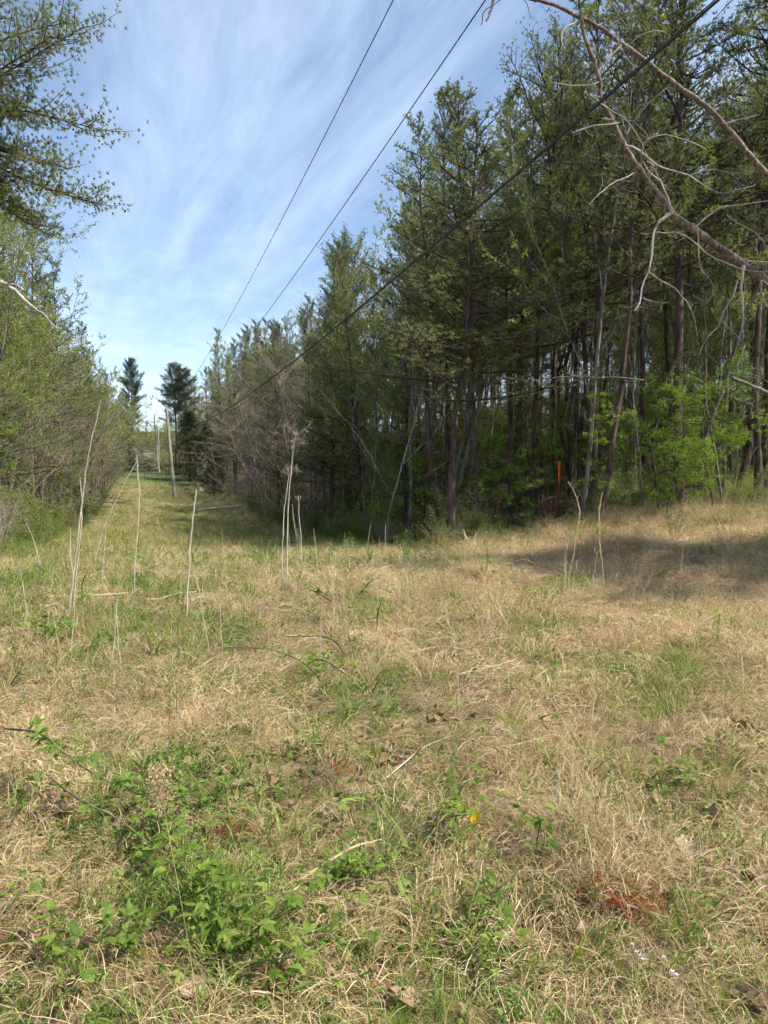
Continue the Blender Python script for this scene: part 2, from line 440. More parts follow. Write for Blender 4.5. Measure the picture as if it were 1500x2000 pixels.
# ------------------------------------------------------------------ ground
def green_density(x, y):
    """how green (against straw) the ground cover is"""
    n = fbm(x, y, 1.5, 31, 4); n2 = fbm(x, y, 0.45, 77, 2)
    g = 0.40 + 0.0 * x
    left = sstep(-x - 0.25 * y + 1.2, 0, 2.5) * sstep(y, 5, 8)
    g = g + 0.22 * sstep(y, 9.5, 11.5) * (1 - sstep(x, 0.5, 3)) + 0.42 * left + 0.45 * sstep(-x + 0.12 * y - 0.2, 0, 2.5) * sstep(y, 7.5, 11.5)
    g = g + 0.20 * sstep(y, 13, 19) - 0.14 * sstep(y, 24, 34) + 0.25 * sstep(-x, 0.5, 2.5) * sstep(y, 4.5, 6.5)
    g = g + 0.32 * (1 - sstep(y, 2.8, 4.2)) * (1 - sstep(x, -0.3, 1.2))
    g = g + 0.16 * (1 - sstep(y, 2.8, 4.4))
    g = g - 0.18 * sstep(x, 0.5, 3) * sstep(y, 5, 7) * (1 - sstep(y, 14, 17))
    for px_, py_, r_ in ((1.9, 4.9, 0.5), (1.55, 6.6, 0.45), (0.05, 5.2, 0.6), (1.9, 3.3, 0.35), (2.3, 2.3, 0.5), (-0.3, 2.5, 0.6), (-1.4, 3.5, 0.5)):
        g = g + 0.35 * np.exp(-((x - px_) ** 2 + (y - py_) ** 2) / r_ ** 2)
    return np.clip(g + (n - 0.5) * 1.3 + (n2 - 0.5) * 0.7, 0, 1)
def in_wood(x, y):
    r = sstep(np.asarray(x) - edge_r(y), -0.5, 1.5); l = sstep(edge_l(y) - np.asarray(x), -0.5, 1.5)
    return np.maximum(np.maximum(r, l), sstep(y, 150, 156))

def build_ground():
    u = np.linspace(-5.9, 5.9, 330); xs = 3.2 * np.sinh(u) * 0.7
    v = np.linspace(-3.2, 6.3, 420); ys = 3.0 * np.sinh(v) * 0.9 + 4.0
    X, Y = np.meshgrid(xs, ys)
    Z = gz(X, Y)
    mb = MB(); nx, ny = len(xs), len(ys)
    i = (np.arange(ny - 1)[:, None] * nx + np.arange(nx - 1)[None])
    f = np.stack([i, i + 1, i + nx + 1, i + nx], -1).reshape(-1, 4)
    mb.add(np.stack([X, Y, Z], -1).reshape(-1, 3), f)
    me = mb.mesh('ground', M['ground'], smooth=True)
    x, y = X.ravel(), Y.ravel()
    fr = sstep(y, 12, 30)
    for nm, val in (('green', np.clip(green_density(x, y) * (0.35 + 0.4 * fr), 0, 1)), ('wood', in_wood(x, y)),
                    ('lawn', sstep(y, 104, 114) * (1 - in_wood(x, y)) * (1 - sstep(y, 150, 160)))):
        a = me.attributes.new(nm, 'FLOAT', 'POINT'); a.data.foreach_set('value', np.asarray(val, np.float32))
    o = link('ground', me); tag(o, 'rough grassy ground sloping down the clearing and rising to a mown crest', kind='structure')
build_ground()

# ------------------------------------------------------------------ tree generators (each gives a list of (part name, mesh))
def pine_branch(tb, tufts, p0, d, L, r, up=0.35, subs=8, step=0.17, bare=0.0, jit=0.10):
    d = np.asarray(d, float); d = d / np.linalg.norm(d)
    k = 6; pts = [np.asarray(p0, float)]
    cur = d.copy()
    for i in range(k):
        cur = unit(cur + np.array([0, 0, up * 0.18 * (0.2 + i / k)]) + rng.normal(0, jit, 3))
        pts.append(pts[-1] + cur * L / k)
    P = np.array(pts)
    tube(tb, P, np.linspace(r, r * 0.22, k + 1), 4)
    for s in range(subs):
        t = 0.22 + 0.78 * (s + rng.random()) / subs
        a = t * k; i = min(int(a), k - 1); q = P[i] + (P[i + 1] - P[i]) * (a - i)
        fw = unit(P[i + 1] - P[i]); sd = unit(np.cross(fw, [0, 0, 1.0])) * (1 if s % 2 else -1)
        sdv = unit(fw * 0.8 + sd * rng.uniform(0.4, 1.0) + np.array([0, 0, rng.uniform(-0.15, 0.45)]))
        l = L * rng.uniform(0.16, 0.38) * (1.25 - t * 0.7)
        mid = q + sdv * l * 0.5 + rng.normal(0, 0.03, 3)
        end = q + unit(sdv + [0, 0, 0.25]) * l
        tube(tb, [q, mid, end], [r * 0.3, r * 0.2, r * 0.1], 3)
        if rng.random() > bare:
            n = max(2, int(l / step))
            for j in range(n):
                tt = (j + 1) / n
                b = q + (mid - q) * 2 * tt if tt < 0.5 else mid + (end - mid) * (tt - 0.5) * 2
                tufts.append((b + rng.normal(0, 0.05, 3), sdv))
                if l > 0.35:
                    for _ in range(2):
                        off = unit(sdv * 0.4 + rdir(1)[0]) * rng.uniform(0.08, 0.24)
                        tufts.append((b + off, unit(sdv + off * 2)))
    if bare < 1:
        for j in range(5): tufts.append((P[-1] - d * 0.06 * j, cur))

def make_pine(H=15.0, r0=0.098, base=0.42, maxL=2.6, nb=64, dead=26, nlen=0.105, nwid=0.0185, per=10, bend=0.5, shape='cone', mat='needle', barkm='bark_red', cones=50, clump=False):
    tb = MB(); tufts = []
    k = 12; off = np.cumsum(rng.normal(0, bend / k * 1.1, (k + 1, 2)), 0); off[0] = 0
    zz = np.linspace(0, 1, k + 1)
    T = np.column_stack([off, zz * H]); 
    tube(tb, np.vstack([T[:1] - [0, 0, 0.3], T]), np.concatenate([[r0 * 1.25], r0 * (1 - 0.93 * zz ** 1.15)]), 8)
    def tp(h): return np.array([np.interp(h, zz, T[:, 0]), np.interp(h, zz, T[:, 1]), h * H])
    for i in range(nb):
        h = base + (1 - base) * ((i + rng.random()) / nb) ** 0.85
        h = min(h, 0.985); a = i * 2.4 + rng.uniform(-0.5, 0.5); q = (h - base) / (1 - base)
        if shape == 'cone': L = maxL * (0.18 + 0.82 * (1 - q) ** 0.75) * rng.uniform(0.40, 1.25)
        else: L = maxL * (0.35 + 0.65 * math.sin(min(1, q * 1.05) * math.pi) ** 0.6) * rng.uniform(0.6, 1.1)
        e = math.radians(6 + 46 * q + rng.uniform(-24, 22))
        d = (math.cos(a) * math.cos(e), math.sin(a) * math.cos(e), math.sin(e))
        pine_branch(tb, tufts, tp(h), d, L, 0.012 + 0.011 * L, up=0.5, subs=int(6 + L * 3.2), bare=0.05 + 0.25 * (q < 0.25))
    for i in range(dead):
        h = rng.uniform(0.07, base + 0.08); a = rng.uniform(0, 6.28); e = math.radians(rng.uniform(-30, 18))
        d = (math.cos(a) * math.cos(e), math.sin(a) * math.cos(e), math.sin(e))
        pine_branch(tb, tufts, tp(h), d, rng.uniform(0.5, maxL * 0.8), 0.011, up=-0.25, subs=rng.integers(1, 6), bare=1.0, jit=0.16)
    cb = MB(); pos = np.array([t[0] for t in tufts]); ax = np.array([t[1] for t in tufts])
    if clump:
        keep = pos; ax2 = ax
        pos = np.concatenate([keep, keep + rng.normal(0, 0.16, keep.shape)]); ax = np.concatenate([ax2, ax2])
    tone = np.clip(vnoise(pos[:, 0] + pos[:, 2], pos[:, 1] + pos[:, 2] * 0.7, 0.9, 5) * 0.7 + rng.random(len(pos)) * 0.35 - 0.05, 0, 1)
    needles(cb, pos, ax + [0, 0, 0.25], nlen, nwid, per, 0.95, tone=tone)
    if cones:
        idx = rng.integers(0, len(pos), cones)
        for p in pos[idx]:
            s = rng.uniform(0.016, 0.026)
            o6 = np.array([[1, 0, 0], [0, 1, 0], [-1, 0, 0], [0, -1, 0], [0, 0, 1.4], [0, 0, -1.4]]) * s + p + rng.normal(0, 0.05, 3)
            cb.add(o6, [[0, 1, 4], [1, 2, 4], [2, 3, 4], [3, 0, 4], [1, 0, 5], [2, 1, 5], [3, 2, 5], [0, 3, 5]], 0.5, 1)
    return [('trunk', tb.mesh('pine_trunk', M[barkm])), ('crown', cb.mesh('pine_crown', [M[mat], M['cone']]))]

def make_broad(H=9.0, r0=0.07, stems=1, depth=4, kids=(3, 5), spread=0.55, first=0.25, leaves=9, lsize=0.05, mat='spring', barkm='bark_grey', flat=0.0, upb=0.35, tips=True, droop=0.0, extra=0):
    tb = MB(); LP = []; LD = []
    def grow(p, d, L, r, lev):
        k = 5 if lev < 2 else 3
        pts = [p]; cur = np.array(d, float)
        for i in range(k):
            cur = unit(cur + rng.normal(0, 0.10 + 0.03 * lev, 3) + np.array([0, 0, upb * 0.12 - droop * 0.1 * lev]))
            if flat and lev >= 1: cur[2] *= (1 - flat); cur = unit(cur)
            pts.append(pts[-1] + cur * L / k)
        P = np.array(pts)
        tube(tb, P, np.linspace(r, r * (0.45 if lev < depth else 0.3), k + 1), 6 if lev == 0 else 4 if lev == 1 else 3)
        if lev >= depth:
            n = leaves
            if n:
                for j in range(n):
                    t = rng.uniform(0.15, 1.05) * k; i = min(int(t), k - 1)
                    q = P[i] + (P[i + 1] - P[i]) * (t - i)
                    LP.append(q + rng.normal(0, 0.03, 3)); LD.append(unit(cur * 0.5 + rdir(1)[0] + [0, 0, -0.1]))
            return
        nk = rng.integers(kids[0], kids[1] + 1) + (3 if lev == 0 else 0) + (extra if lev == 0 else 0)
        for c in range(nk):
            t = (first if lev == 0 else 0.2) + (1 - (first if lev == 0 else 0.2)) * (c + rng.random()) / nk
            t = min(t, 0.99); i = min(int(t * k), k - 1); q = P[i] + (P[i + 1] - P[i]) * (t * k - i)
            fw = unit(P[i + 1] - P[i]); a = c * 2.4 + rng.uniform(-0.6, 0.6)
            ref = np.array([1.0, 0, 0]) if abs(fw[0]) < 0.7 else np.array([0, 1.0, 0])
            s1 = unit(np.cross(fw, ref)); s2 = np.cross(fw, s1)
            nd = unit(fw * (1 - spread * 0.55) + (s1 * math.cos(a) + s2 * math.sin(a)) * spread * rng.uniform(0.7, 1.2))
            grow(q, nd, L * rng.uniform(0.32, 0.55) * (1.15 - 0.35 * t), r * (0.5 - 0.25 * t * (lev == 0)), lev + 1)
    for s in range(stems):
        a = s * 2.4; sp = 0.0 if stems == 1 else 0.22
        grow(np.array([math.cos(a) * 0.1 * (stems > 1), math.sin(a) * 0.1 * (stems > 1), -0.15]), unit(np.array([math.cos(a) * sp, math.sin(a) * sp, 1.0])), H * (0.86 if stems == 1 else rng.uniform(0.6, 0.85)), r0, 0)
    out = [('trunk', tb.mesh('tree_trunk', M[barkm]))]
    if LP:
        LP = np.array(LP); LD = np.array(LD); cb = MB()
        s = lsize * rng.uniform(0.6, 1.25, len(LP))
        up = rdir(len(LP)) + np.array([0, 0, 1.0])
        tone = np.clip(vnoise(LP[:, 0] + LP[:, 2], LP[:, 1] - LP[:, 2], 0.8, 3) * 0.6 + rng.random(len(LP)) * 0.45 - 0.05, 0, 1)
        kites(cb, LP, LD, s, s * 0.62, tone=tone, up=up)
        out.append(('crown', cb.mesh('leaf_crown', M[mat])))
    return out

def make_cedar(H=6.0, R=1.3):
    tb = MB(); cb = MB()
    tube(tb, [(0, 0, -0.2), (0, 0, H * 0.5), (0.05, 0, H)], [0.11, 0.06, 0.01], 6)
    P = []; D = []
    for i in range(170):
        h = (i + rng.random()) / 170; a = i * 2.4
        L = R * (1 - h) ** 0.65 * rng.uniform(0.6, 1.1) + 0.12; e = math.radians(8 + 45 * h)
        d = np.array([math.cos(a) * math.cos(e), math.sin(a) * math.cos(e), math.sin(e)])
        p0 = np.array([0, 0, 0.25 + h * (H - 0.3)])
        tube(tb, [p0, p0 + d * L], [0.012, 0.004], 3)
        n = int(14 + 26 * L)
        t = rng.random(n) ** 0.6
        P.append(p0 + d * L * t[:, None] + rng.normal(0, 0.10, (n, 3)) * [1, 1, 0.6]); D.append(np.repeat([d + [0, 0, 0.5]], n, 0))
    P = np.concatenate(P); D = np.concatenate(D)
    needles(cb, P, D, 0.13, 0.022, 5, 0.6, tone=np.clip(vnoise(P[:, 0], P[:, 2], 0.5, 8) * 0.8 + rng.random(len(P)) * 0.3 - 0.1, 0, 1))
    return [('trunk', tb.mesh('cedar_trunk', M['bark_red'])), ('crown', cb.mesh('cedar_crown', M['cedar']))]

PROTO = {}
PROTO['pine_high'] = [make_pine(base=0.38, maxL=2.6, nb=72, dead=22, bend=0.6), make_pine(base=0.44, maxL=2.3, nb=62, dead=26, bend=0.8),
                      make_pine(base=0.33, maxL=2.9, nb=74, dead=20, bend=0.5), make_pine(base=0.50, maxL=2.9, nb=50, dead=26, bend=1.3, shape='round'), make_pine(base=0.42, maxL=2.4, nb=60, dead=24, bend=1.5)]
PROTO['pine_low'] = [make_pine(H=13, base=0.14, maxL=2.6, nb=84, dead=10, bend=0.4, cones=30), make_pine(H=13, base=0.22, maxL=2.2, nb=76, dead=12, bend=0.5, cones=30)]
PROTO['broad'] = [make_broad(H=11, r0=0.08, depth=4, leaves=21, lsize=0.06), make_broad(H=11, r0=0.06, depth=4, leaves=21, lsize=0.06, spread=0.45), make_broad(H=10, r0=0.055, stems=2, depth=3, kids=(6, 8), leaves=30, lsize=0.058)]
PROTO['under'] = [make_broad(H=5.0, r0=0.04, depth=3, kids=(5, 7), leaves=24, lsize=0.052, mat='bright', flat=0.35, spread=0.8, barkm='bark_dark', extra=4),
                  make_broad(H=4.5, r0=0.035, stems=2, depth=3, kids=(4, 6), leaves=22, lsize=0.05, mat='bright', flat=0.45, spread=0.8, barkm='bark_dark', extra=3)]
PROTO['bare'] = [make_broad(H=11, r0=0.06, depth=4, kids=(3, 5), leaves=0, barkm='bark_pale', spread=0.5), make_broad(H=9, r0=0.05, stems=2, depth=3, kids=(5, 8), leaves=0, barkm='bark_grey', spread=0.5), make_broad(H=11, r0=0.035, depth=2, kids=(4, 7), leaves=14, lsize=0.06, barkm='bark_pale', spread=0.4, first=0.45), make_broad(H=11, r0=0.042, depth=2, kids=(5, 7), leaves=14, lsize=0.06, barkm='bark_grey', spread=0.45, first=0.35)]
PROTO['pinkish'] = [make_broad(H=11, r0=0.06, depth=4, kids=(5, 6), leaves=0, barkm='bark_pink', spread=0.75, first=0.08, extra=10), make_broad(H=9, r0=0.05, depth=4, kids=(5, 6), leaves=0, barkm='bark_pink', spread=0.8, first=0.06, extra=8)]
PROTO['shrub'] = [make_broad(H=2.2, r0=0.014, stems=5, depth=2, kids=(4, 7), leaves=11, lsize=0.055, mat='spring', spread=0.6), make_broad(H=1.6, r0=0.012, stems=6, depth=2, kids=(4, 6), leaves=11, lsize=0.05, mat='bright', spread=0.6),
                  make_broad(H=2.0, r0=0.013, stems=6, depth=2, kids=(5, 8), leaves=3, lsize=0.04, mat='spring', spread=0.7, barkm='bark_pink')]
PROTO['cedar'] = [make_cedar()]
PROTO['tallpine'] = [make_pine(H=20, r0=0.2, base=0.36, maxL=3.2, nb=96, dead=16, nlen=0.13, nwid=0.03, per=10, bend=0.5, shape='round', mat='needle_far', barkm='bark_red', cones=0, clump=True)]
PROTO['blossom'] = [make_broad(H=4.5, r0=0.05, depth=3, kids=(4, 6), leaves=9, lsize=0.065, mat='dogwood', flat=0.25, spread=0.85)]
PROTO['yellowish'] = [make_broad(H=13, r0=0.12, depth=4, kids=(4, 5), leaves=14, lsize=0.11, mat='yellowing', barkm='bark_dark', spread=0.6, first=0.35)]
NAT = {'pine_high': 15.0, 'pine_low': 13.0, 'broad': 11.0, 'under': 5.0, 'bare': 10.0, 'pinkish': 10.0, 'shrub': 2.0, 'cedar': 6.0, 'tallpine': 20.0, 'blossom': 4.5, 'yellowish': 13.0}
NAME = {'pine_high': 'pine_tree', 'pine_low': 'pine_tree', 'broad': 'broadleaf_tree', 'under': 'understorey_tree', 'bare': 'bare_tree', 'pinkish': 'bare_tree', 'shrub': 'shrub', 'cedar': 'cedar_tree', 'tallpine': 'pine_tree', 'blossom': 'dogwood_tree', 'yellowish': 'broadleaf_tree'}
CAT = {k: ('shrub' if k == 'shrub' else 'tree') for k in NAT}
COUNT = {}
def plant(kind, x, y, H, label, group=None, var=None, rz=None, wid=1.0, lean=(0, 0), sink=0.0):
    ps = PROTO[kind]; p = ps[(rng.integers(len(ps)) if var is None else var)]
    e = empty(NAME[kind], (x, y, gz1(x, y) - sink), rng.uniform(0, 6.28) if rz is None else rz)
    e.rotation_euler[0] = lean[0]; e.rotation_euler[1] = lean[1]
    s = H / NAT[kind]; e.scale = (s * wid, s * wid, s)
    tag(e, label, CAT[kind], group)
    for n, me in p: link(n, me, e)
    COUNT[kind] = COUNT.get(kind, 0) + 1
    return e

# ------------------------------------------------------------------ the woods
SIL_R = ([300, 385, 440, 500, 560, 620, 650, 700, 735, 760, 830, 900, 960, 1000, 1040, 1080, 1110], [700, 668, 645, 632, 622, 590, 500, 455, 420, 330, 190, 190, 210, 190, 130, 40, -150])
SIL_L = ([-400, -60, 0, 60, 100, 130, 150, 200, 235, 260, 300], [250, 400, 405, 430, 490, 570, 625, 660, 695, 730, 790])
def cap_h(x, y, sil):
    u = 750 + x / y * FPX / 1.0
    v = np.interp(u, *sil)
    if u > 1560: return 60.0, u
    top = at(u, v, y).z
    return top - gz1(x, y), u
def scatter(region, step, seed):
    r = np.random.default_rng(seed); out = []
    y = 4.9
    while y < 150:
        st = step * (1 + max(0, y - 30) / 90)
        for x in np.arange(-75, 40, st):
            px_, py_ = x + r.uniform(-0.48, 0.48) * st, y + r.uniform(-0.48, 0.48) * st
            if region(px_, py_): out.append((px_, py_, r.random(), r.random()))
        y += st
    return out
HERO_R = []
print('PROTOS', _t.time() - _T0)
# trees of the right-hand edge that can be picked out: (base pixel u, depth, kind, var, height, width, label)
for (u, Y, kind, var, H, wid, lean, label) in [
    (876, 20.5, 'pine_high', 2, 12.2, 1.65, (0.0, -0.045), 'reddish pine at the corner of the right-hand wood, its open crown over the clearing'),
    (930, 22.5, 'pine_high', 0, 13.6, 1.35, (0, -0.03), 'straight red-barked pine just right of the corner pine'),
    (1166, 18.8, 'pine_high', 1, 14.5, 0.9, (0, -0.09), 'slim pine leaning left, just right of the orange marker stake'),
    (1336, 19.5, 'pine_high', 2, 17.5, 1.25, (0, -0.03), 'thickest dark-barked pine at the wood edge, behind the bright yellow-green understorey tree'),
    (1478, 19.8, 'pine_high', 3, 16.5, 1.0, (0, -0.03), 'dark straight pine at the right end of the wood edge, nearest the frame edge'),
    (1437, 21.5, 'pine_high', 1, 16.5, 1.05, (0, -0.05), 'scaly pale-barked pine between the two dark trunks at far right'),
    (1262, 23.5, 'pine_high', 0, 16.5, 1.0, (0, -0.04), 'grey-brown pine left of the thickest trunk'),
    (1050, 25.0, 'pine_high', 3, 16.0, 0.9, (0, -0.02), 'pine behind the pink flagged stakes'),
    (985, 24.5, 'pine_high', 1, 14.5, 0.9, (0, 0.0), 'thin pine behind the corner pines, midway to the orange stake'),
    (752, 26.5, 'bare', 0, 9.0, 1.0, (0, -0.06), 'pale many-forked bare tree standing left of the bright green bush'),
    (722, 28.0, 'broad', 1, 9.6, 0.75, (0, 0), 'spring-green tree with sparse yellow leaves on the left shoulder of the right-hand wood'),
    (795, 27.0, 'broad', 1, 12.3, 1.1, (0, 0), 'taller spring-green tree behind the corner pine'),
    (800, 23.5, 'under', 0, 3.6, 0.8, (0, -0.03), 'bright green understorey tree catching the sun left of the corner pine'),
    (1300, 18.6, 'under', 1, 4.6, 1.0, (0, 0.0), 'bright yellow-green understorey tree in front of the thickest trunk'),
    (1400, 18.8, 'under', 0, 4.4, 1.0, (0, 0.0), 'darker green understorey tree between the trunks at the right edge'),
    (960, 22.5, 'under', 1, 3.9, 0.9, (0, 0), 'leafy green understorey tree between the two corner pines'),
    (562, 41.0, 'pinkish', 0, 10.6, 1.15, (0, 0), 'tallest pinkish bare tree at the corridor edge below the sagging cable'),
    (522, 48.0, 'pinkish', 1, 11.0, 1.2, (0, 0), 'pinkish bare tree with spreading twigs, left of the tallest one'),
    (592, 37.0, 'pinkish', 1, 7.6, 1.2, (0, 0), 'smaller pinkish bare tree leaning out at the corridor edge'),
    (478, 62.0, 'pinkish', 0, 9.0, 1.3, (0, 0), 'low pinkish bare tree farthest down the corridor edge'),
    (405, 104, 'cedar', 0, 9.0, 1.6, (0, 0), 'dense dark cedar at the foot of the far pines, right of the utility pole'),
    (372, 112, 'cedar', 0, 10.5, 1.9, (0, 0), 'broad green cedar directly behind the utility pole'),
    (418, 84, 'cedar', 0, 5.5, 1.3, (0, 0), 'low dark cedar at the shaded corridor edge'),
    (346, 128, 'tallpine', 0, 19.0, 1.1, (0, 0), 'tall round-topped pine to the right of the gap, above the utility pole'),
    (366, 131, 'tallpine', 0, 18.5, 1.0, (0, 0), 'second tall pine right of the gap, against the wood'),
    (262, 132, 'tallpine', 0, 20.3, 0.85, (0, 0), 'tall lone pine with a rounded crown left of the gap'),
    (384, 120, 'pine_low', 0, 16.5, 1.1, (0, 0), 'olive pine filling in right of the two tall far pines'),
    (408, 112, 'pine_low', 1, 17.5, 1.1, (0, 0), 'olive pine at the far end of the right-hand wood edge'),
    (236, 124, 'pine_low', 0, 13.5, 1.1, (0, 0), 'olive pine left of the tall lone pine, below the yellow-tinged tree'),
    (222, 120, 'yellowish', 0, 17.5, 1.0, (0, 0), 'yellow-tinged tree left of the tall lone pine'),
    (283, 118, 'blossom', 0, 4.6, 1.6, (0, 0), 'white flowering dogwood at the end of the corridor, left of the utility pole'),
    (402, 98, 'blossom', 0, 5.0, 0.8, (0, 0), 'white flowering dogwood against the dark cedar'),
    (255, 128, 'cedar', 0, 8.0, 1.8, (0, 0), 'dark cedar at the foot of the tall lone pine'),
    (150, 44, 'cedar', 0, 2.6, 1.6, (0, 0), 'small dark cedar at the left edge of the corridor'),
]:
    x = (u - 750) / FPX * Y
    HERO_R.append((x, Y))
    plant(kind, x, Y, H, label, var=var, wid=wid, lean=lean)
def far_from_heroes(x, y, d=0.9):
    return all((x - a) ** 2 + (y - b) ** 2 > d * d for a, b in HERO_R)

def reg_right(x, y):
    u = 750 + x / y * FPX
    depth = x - edge_r(y)
    if y > 60: dm = 40 if (u > 850 and y < 74) else 13
    elif y > 30: dm = 46 if u > 800 else 26
    else: dm = 40
    if y < 19.3: return 4.8 < y < 8.8 and 8.8 < x < 20
    return 0.2 < depth < dm and u < 1760 and y < 134
def reg_left(x, y):
    u = 750 + x / y * FPX
    depth = edge_l(y) - x
    return 0.2 < depth < 9 + y * 0.05 and u > -230 and 14 < y < 134
for (x, y, a, b) in scatter(reg_right, 1.95, 11):
    if not far_from_heroes(x, y) or (y < 24.5 and 1040 < 750 + x / y * FPX < 1118): continue
    if y < 9 and b > 0.45: continue
    d = x - edge_r(y); cap, u = cap_h(x, y, SIL_R)
    corridor = y > 24
    if corridor and d < 3.2:
        kind = 'pine_low' if a < (0.5 if y < 60 else 0.82) else 'pinkish' if a < 0.66 and 36 < y < 66 else 'broad' if a < 0.92 else 'bare'
        grp = 'trees along the right edge of the corridor'; lab = {'pine_low': 'pine with low branches', 'pinkish': 'pinkish bare tree', 'broad': 'sparse spring-green tree', 'bare': 'pale bare tree'}[kind] + ' along the shaded right edge of the corridor'
    else:
        kind = 'pine_high' if (y < 9) or a < 0.34 else 'broad' if a < 0.60 else 'bare' if a < 0.78 else 'under'
        if kind == 'under' and y < 21.5 and b < 0.4: continue
        grp = 'trees inside the right-hand wood'; lab = {'pine_high': 'slender pine', 'broad': 'sparse spring-green tree', 'bare': 'thin bare grey tree', 'under': 'green understorey tree'}[kind] + ' standing inside the right-hand wood'
    base = {'pine_high': 16.5, 'pine_low': 14, 'broad': 12, 'bare': 10.5, 'under': 4.5, 'pinkish': 11.5}[kind]
    base += 4 * (y > 60) * (kind in ('pine_low', 'broad'))
    H = min(base * (0.8 + 0.5 * b), max(cap * (0.88 + 0.13 * b), 3.0))
    plant(kind, x, y, H, lab, var=(rng.integers(2) if kind == 'broad' and y < 27 else rng.integers(2, 4) if kind == 'bare' and (y < 34 or b < 0.6) else None), group=grp + ', ' + NAME[kind].replace('_', ' ') + 's', wid=(1.12 if kind == 'pine_high' else 1.0) * max(0.8, min(1.25, 1.0 * base / max(H, 1) * 0.9)), lean=(rng.normal(0, 0.03), rng.normal(-0.02, 0.03)))
for (x, y, a, b) in scatter(reg_left, 2.0, 23):
    if not far_from_heroes(x, y): continue
    d = edge_l(y) - x; cap, u = cap_h(x, y, SIL_L)
    kind = 'pine_low' if a < 0.48 else 'broad' if a < 0.76 else 'bare' if a < 0.82 else 'pinkish' if a < 0.88 else 'under'
    lab = {'pine_low': 'olive green pine', 'broad': 'yellow-green spring tree', 'bare': 'pale bare tree', 'pinkish': 'pinkish bare tree', 'under': 'bright green understorey tree'}[kind] + ' in the sunlit left-hand wood'
    base = {'pine_low': 13.5, 'broad': 12, 'bare': 9.5, 'under': 5.0, 'pinkish': 8.0}[kind]
    H = min(base * (0.9 + 0.35 * b), max(cap * (0.92 + 0.14 * b), 2.5))
    plant(kind, x, y, H, lab, 'trees of the left-hand wood, ' + NAME[kind].replace('_', ' ') + 's', wid=(max(1.05, min(1.45, base / max(H, 1) * 1.0)) if kind == 'pine_low' else 0.95), lean=(rng.normal(0, 0.03), rng.normal(0.02, 0.03)))
# far end of the corridor, beyond the mown crest
for i in range(46):
    y = rng.uniform(150, 185); u = rng.uniform(180, 480)
    x = (u - 750) / FPX * y
    v = np.interp(u, [180, 270, 310, 335, 400, 480], [760, 800, 805, 800, 790, 760])
    H = (at(u, v, y).z - gz1(x, y)) * rng.uniform(0.7, 1.02)
    k = 'broad' if rng.random() < 0.7 else 'pine_low'
    plant(k, x, y, H, ('pale spring tree' if k == 'broad' else 'far pine') + ' beyond the mown crest at the end of the corridor', 'trees beyond the crest, ' + NAME[k].replace('_', ' ') + 's', wid=1.5)
for i in range(44):
    y = rng.uniform(19.2, 21.2); u = rng.uniform(800, 1510); x = (u - 750) / FPX * y
    if 1035 < u < 1125: continue
    plant('shrub', x, y, rng.uniform(0.5, 1.25), 'leafy shrub at the foot of the right-hand wood edge', 'shrubs along the right edge of the clearing')
for i in range(40):
    y = rng.uniform(138, 150); u = rng.uniform(225, 400); x = (u - 750) / FPX * y
    plant('shrub', x, y, rng.uniform(2.5, 4.5), 'tall shrub beyond the mown crest', 'shrubs beyond the crest', wid=1.6)
# shrubs along both edges
for i in range(150):
    right = rng.random() < 0.5
    y = rng.uniform(13.5, 60) if rng.random() < 0.75 else rng.uniform(60, 120)
    x = (edge_r(y) + rng.uniform(-0.6, 1.6)) if right else (edge_l(y) - rng.uniform(-0.8, 1.5))
    if right and y < 20.0:
        y = rng.uniform(19.6, 22.5); x = rng.uniform(edge_r(y) - 0.3, 13)
    u = 750 + x / y * FPX
    if u < -150 or u > 1650 or (y < 24.5 and 1035 < u < 1125): continue
    plant('shrub', x, y, rng.uniform(0.9, 2.2), ('leafy shrub at the foot of the right-hand wood edge' if right else 'leafy shrub at the foot of the left-hand wood edge'), 'shrubs along the ' + ('right' if right else 'left') + ' edge of the clearing')
def trim_to_outline():
    """turn each tree so that no long bough strays into the open sky above the clearing"""
    cache = {}
    for e in [o for o in COL.objects if o.type == 'EMPTY' and o.get('category') == 'tree' and (o.get('group') or o.name.startswith('broadleaf')) and len(o.children)]:
        x0, y0 = e.location.x, e.location.y
        if y0 < 14 or y0 > 136: continue
        me = e.children[-1].data
        if me.name not in cache:
            v = np.empty(len(me.vertices) * 3, np.float32); me.vertices.foreach_get('co', v); v = v.reshape(-1, 3)
            cache[me.name] = v[rng.integers(0, len(v), 500)]
        V = cache[me.name] * np.array(e.scale); u0 = 750 + x0 / y0 * FPX; sil = SIL_R if u0 > 320 else SIL_L
        best = None
        for w in (1.0, 0.7, 0.5):
            for r in np.arange(0, 6.28, 0.785):
                c, s_ = math.cos(r), math.sin(r)
                X = x0 + (V[:, 0] * c - V[:, 1] * s_) * w; Y = y0 + (V[:, 0] * s_ + V[:, 1] * c) * w; Z = e.location.z + V[:, 2] - EYE
                yc = Y * CP + Z * SP; zc = Z * CP - Y * SP
                u = 750 + X / yc * FPX; v = 1000 - zc / yc * FPX
                over = float(np.mean(np.maximum(0, np.interp(u, *sil) - v - 18) * ((u > 200) & (u < 1090) if sil is SIL_R else (u > 20))))
                if best is None or over < best[0] - 1e-6: best = (over, r, w)
            if best[0] < 0.35: break
        e.rotation_euler[2] = best[1]; e.scale = (e.scale[0] * best[2], e.scale[1] * best[2], e.scale[2])
        e.rotation_euler[0] *= 0.5 if best[2] < 1 else 1
trim_to_outline()
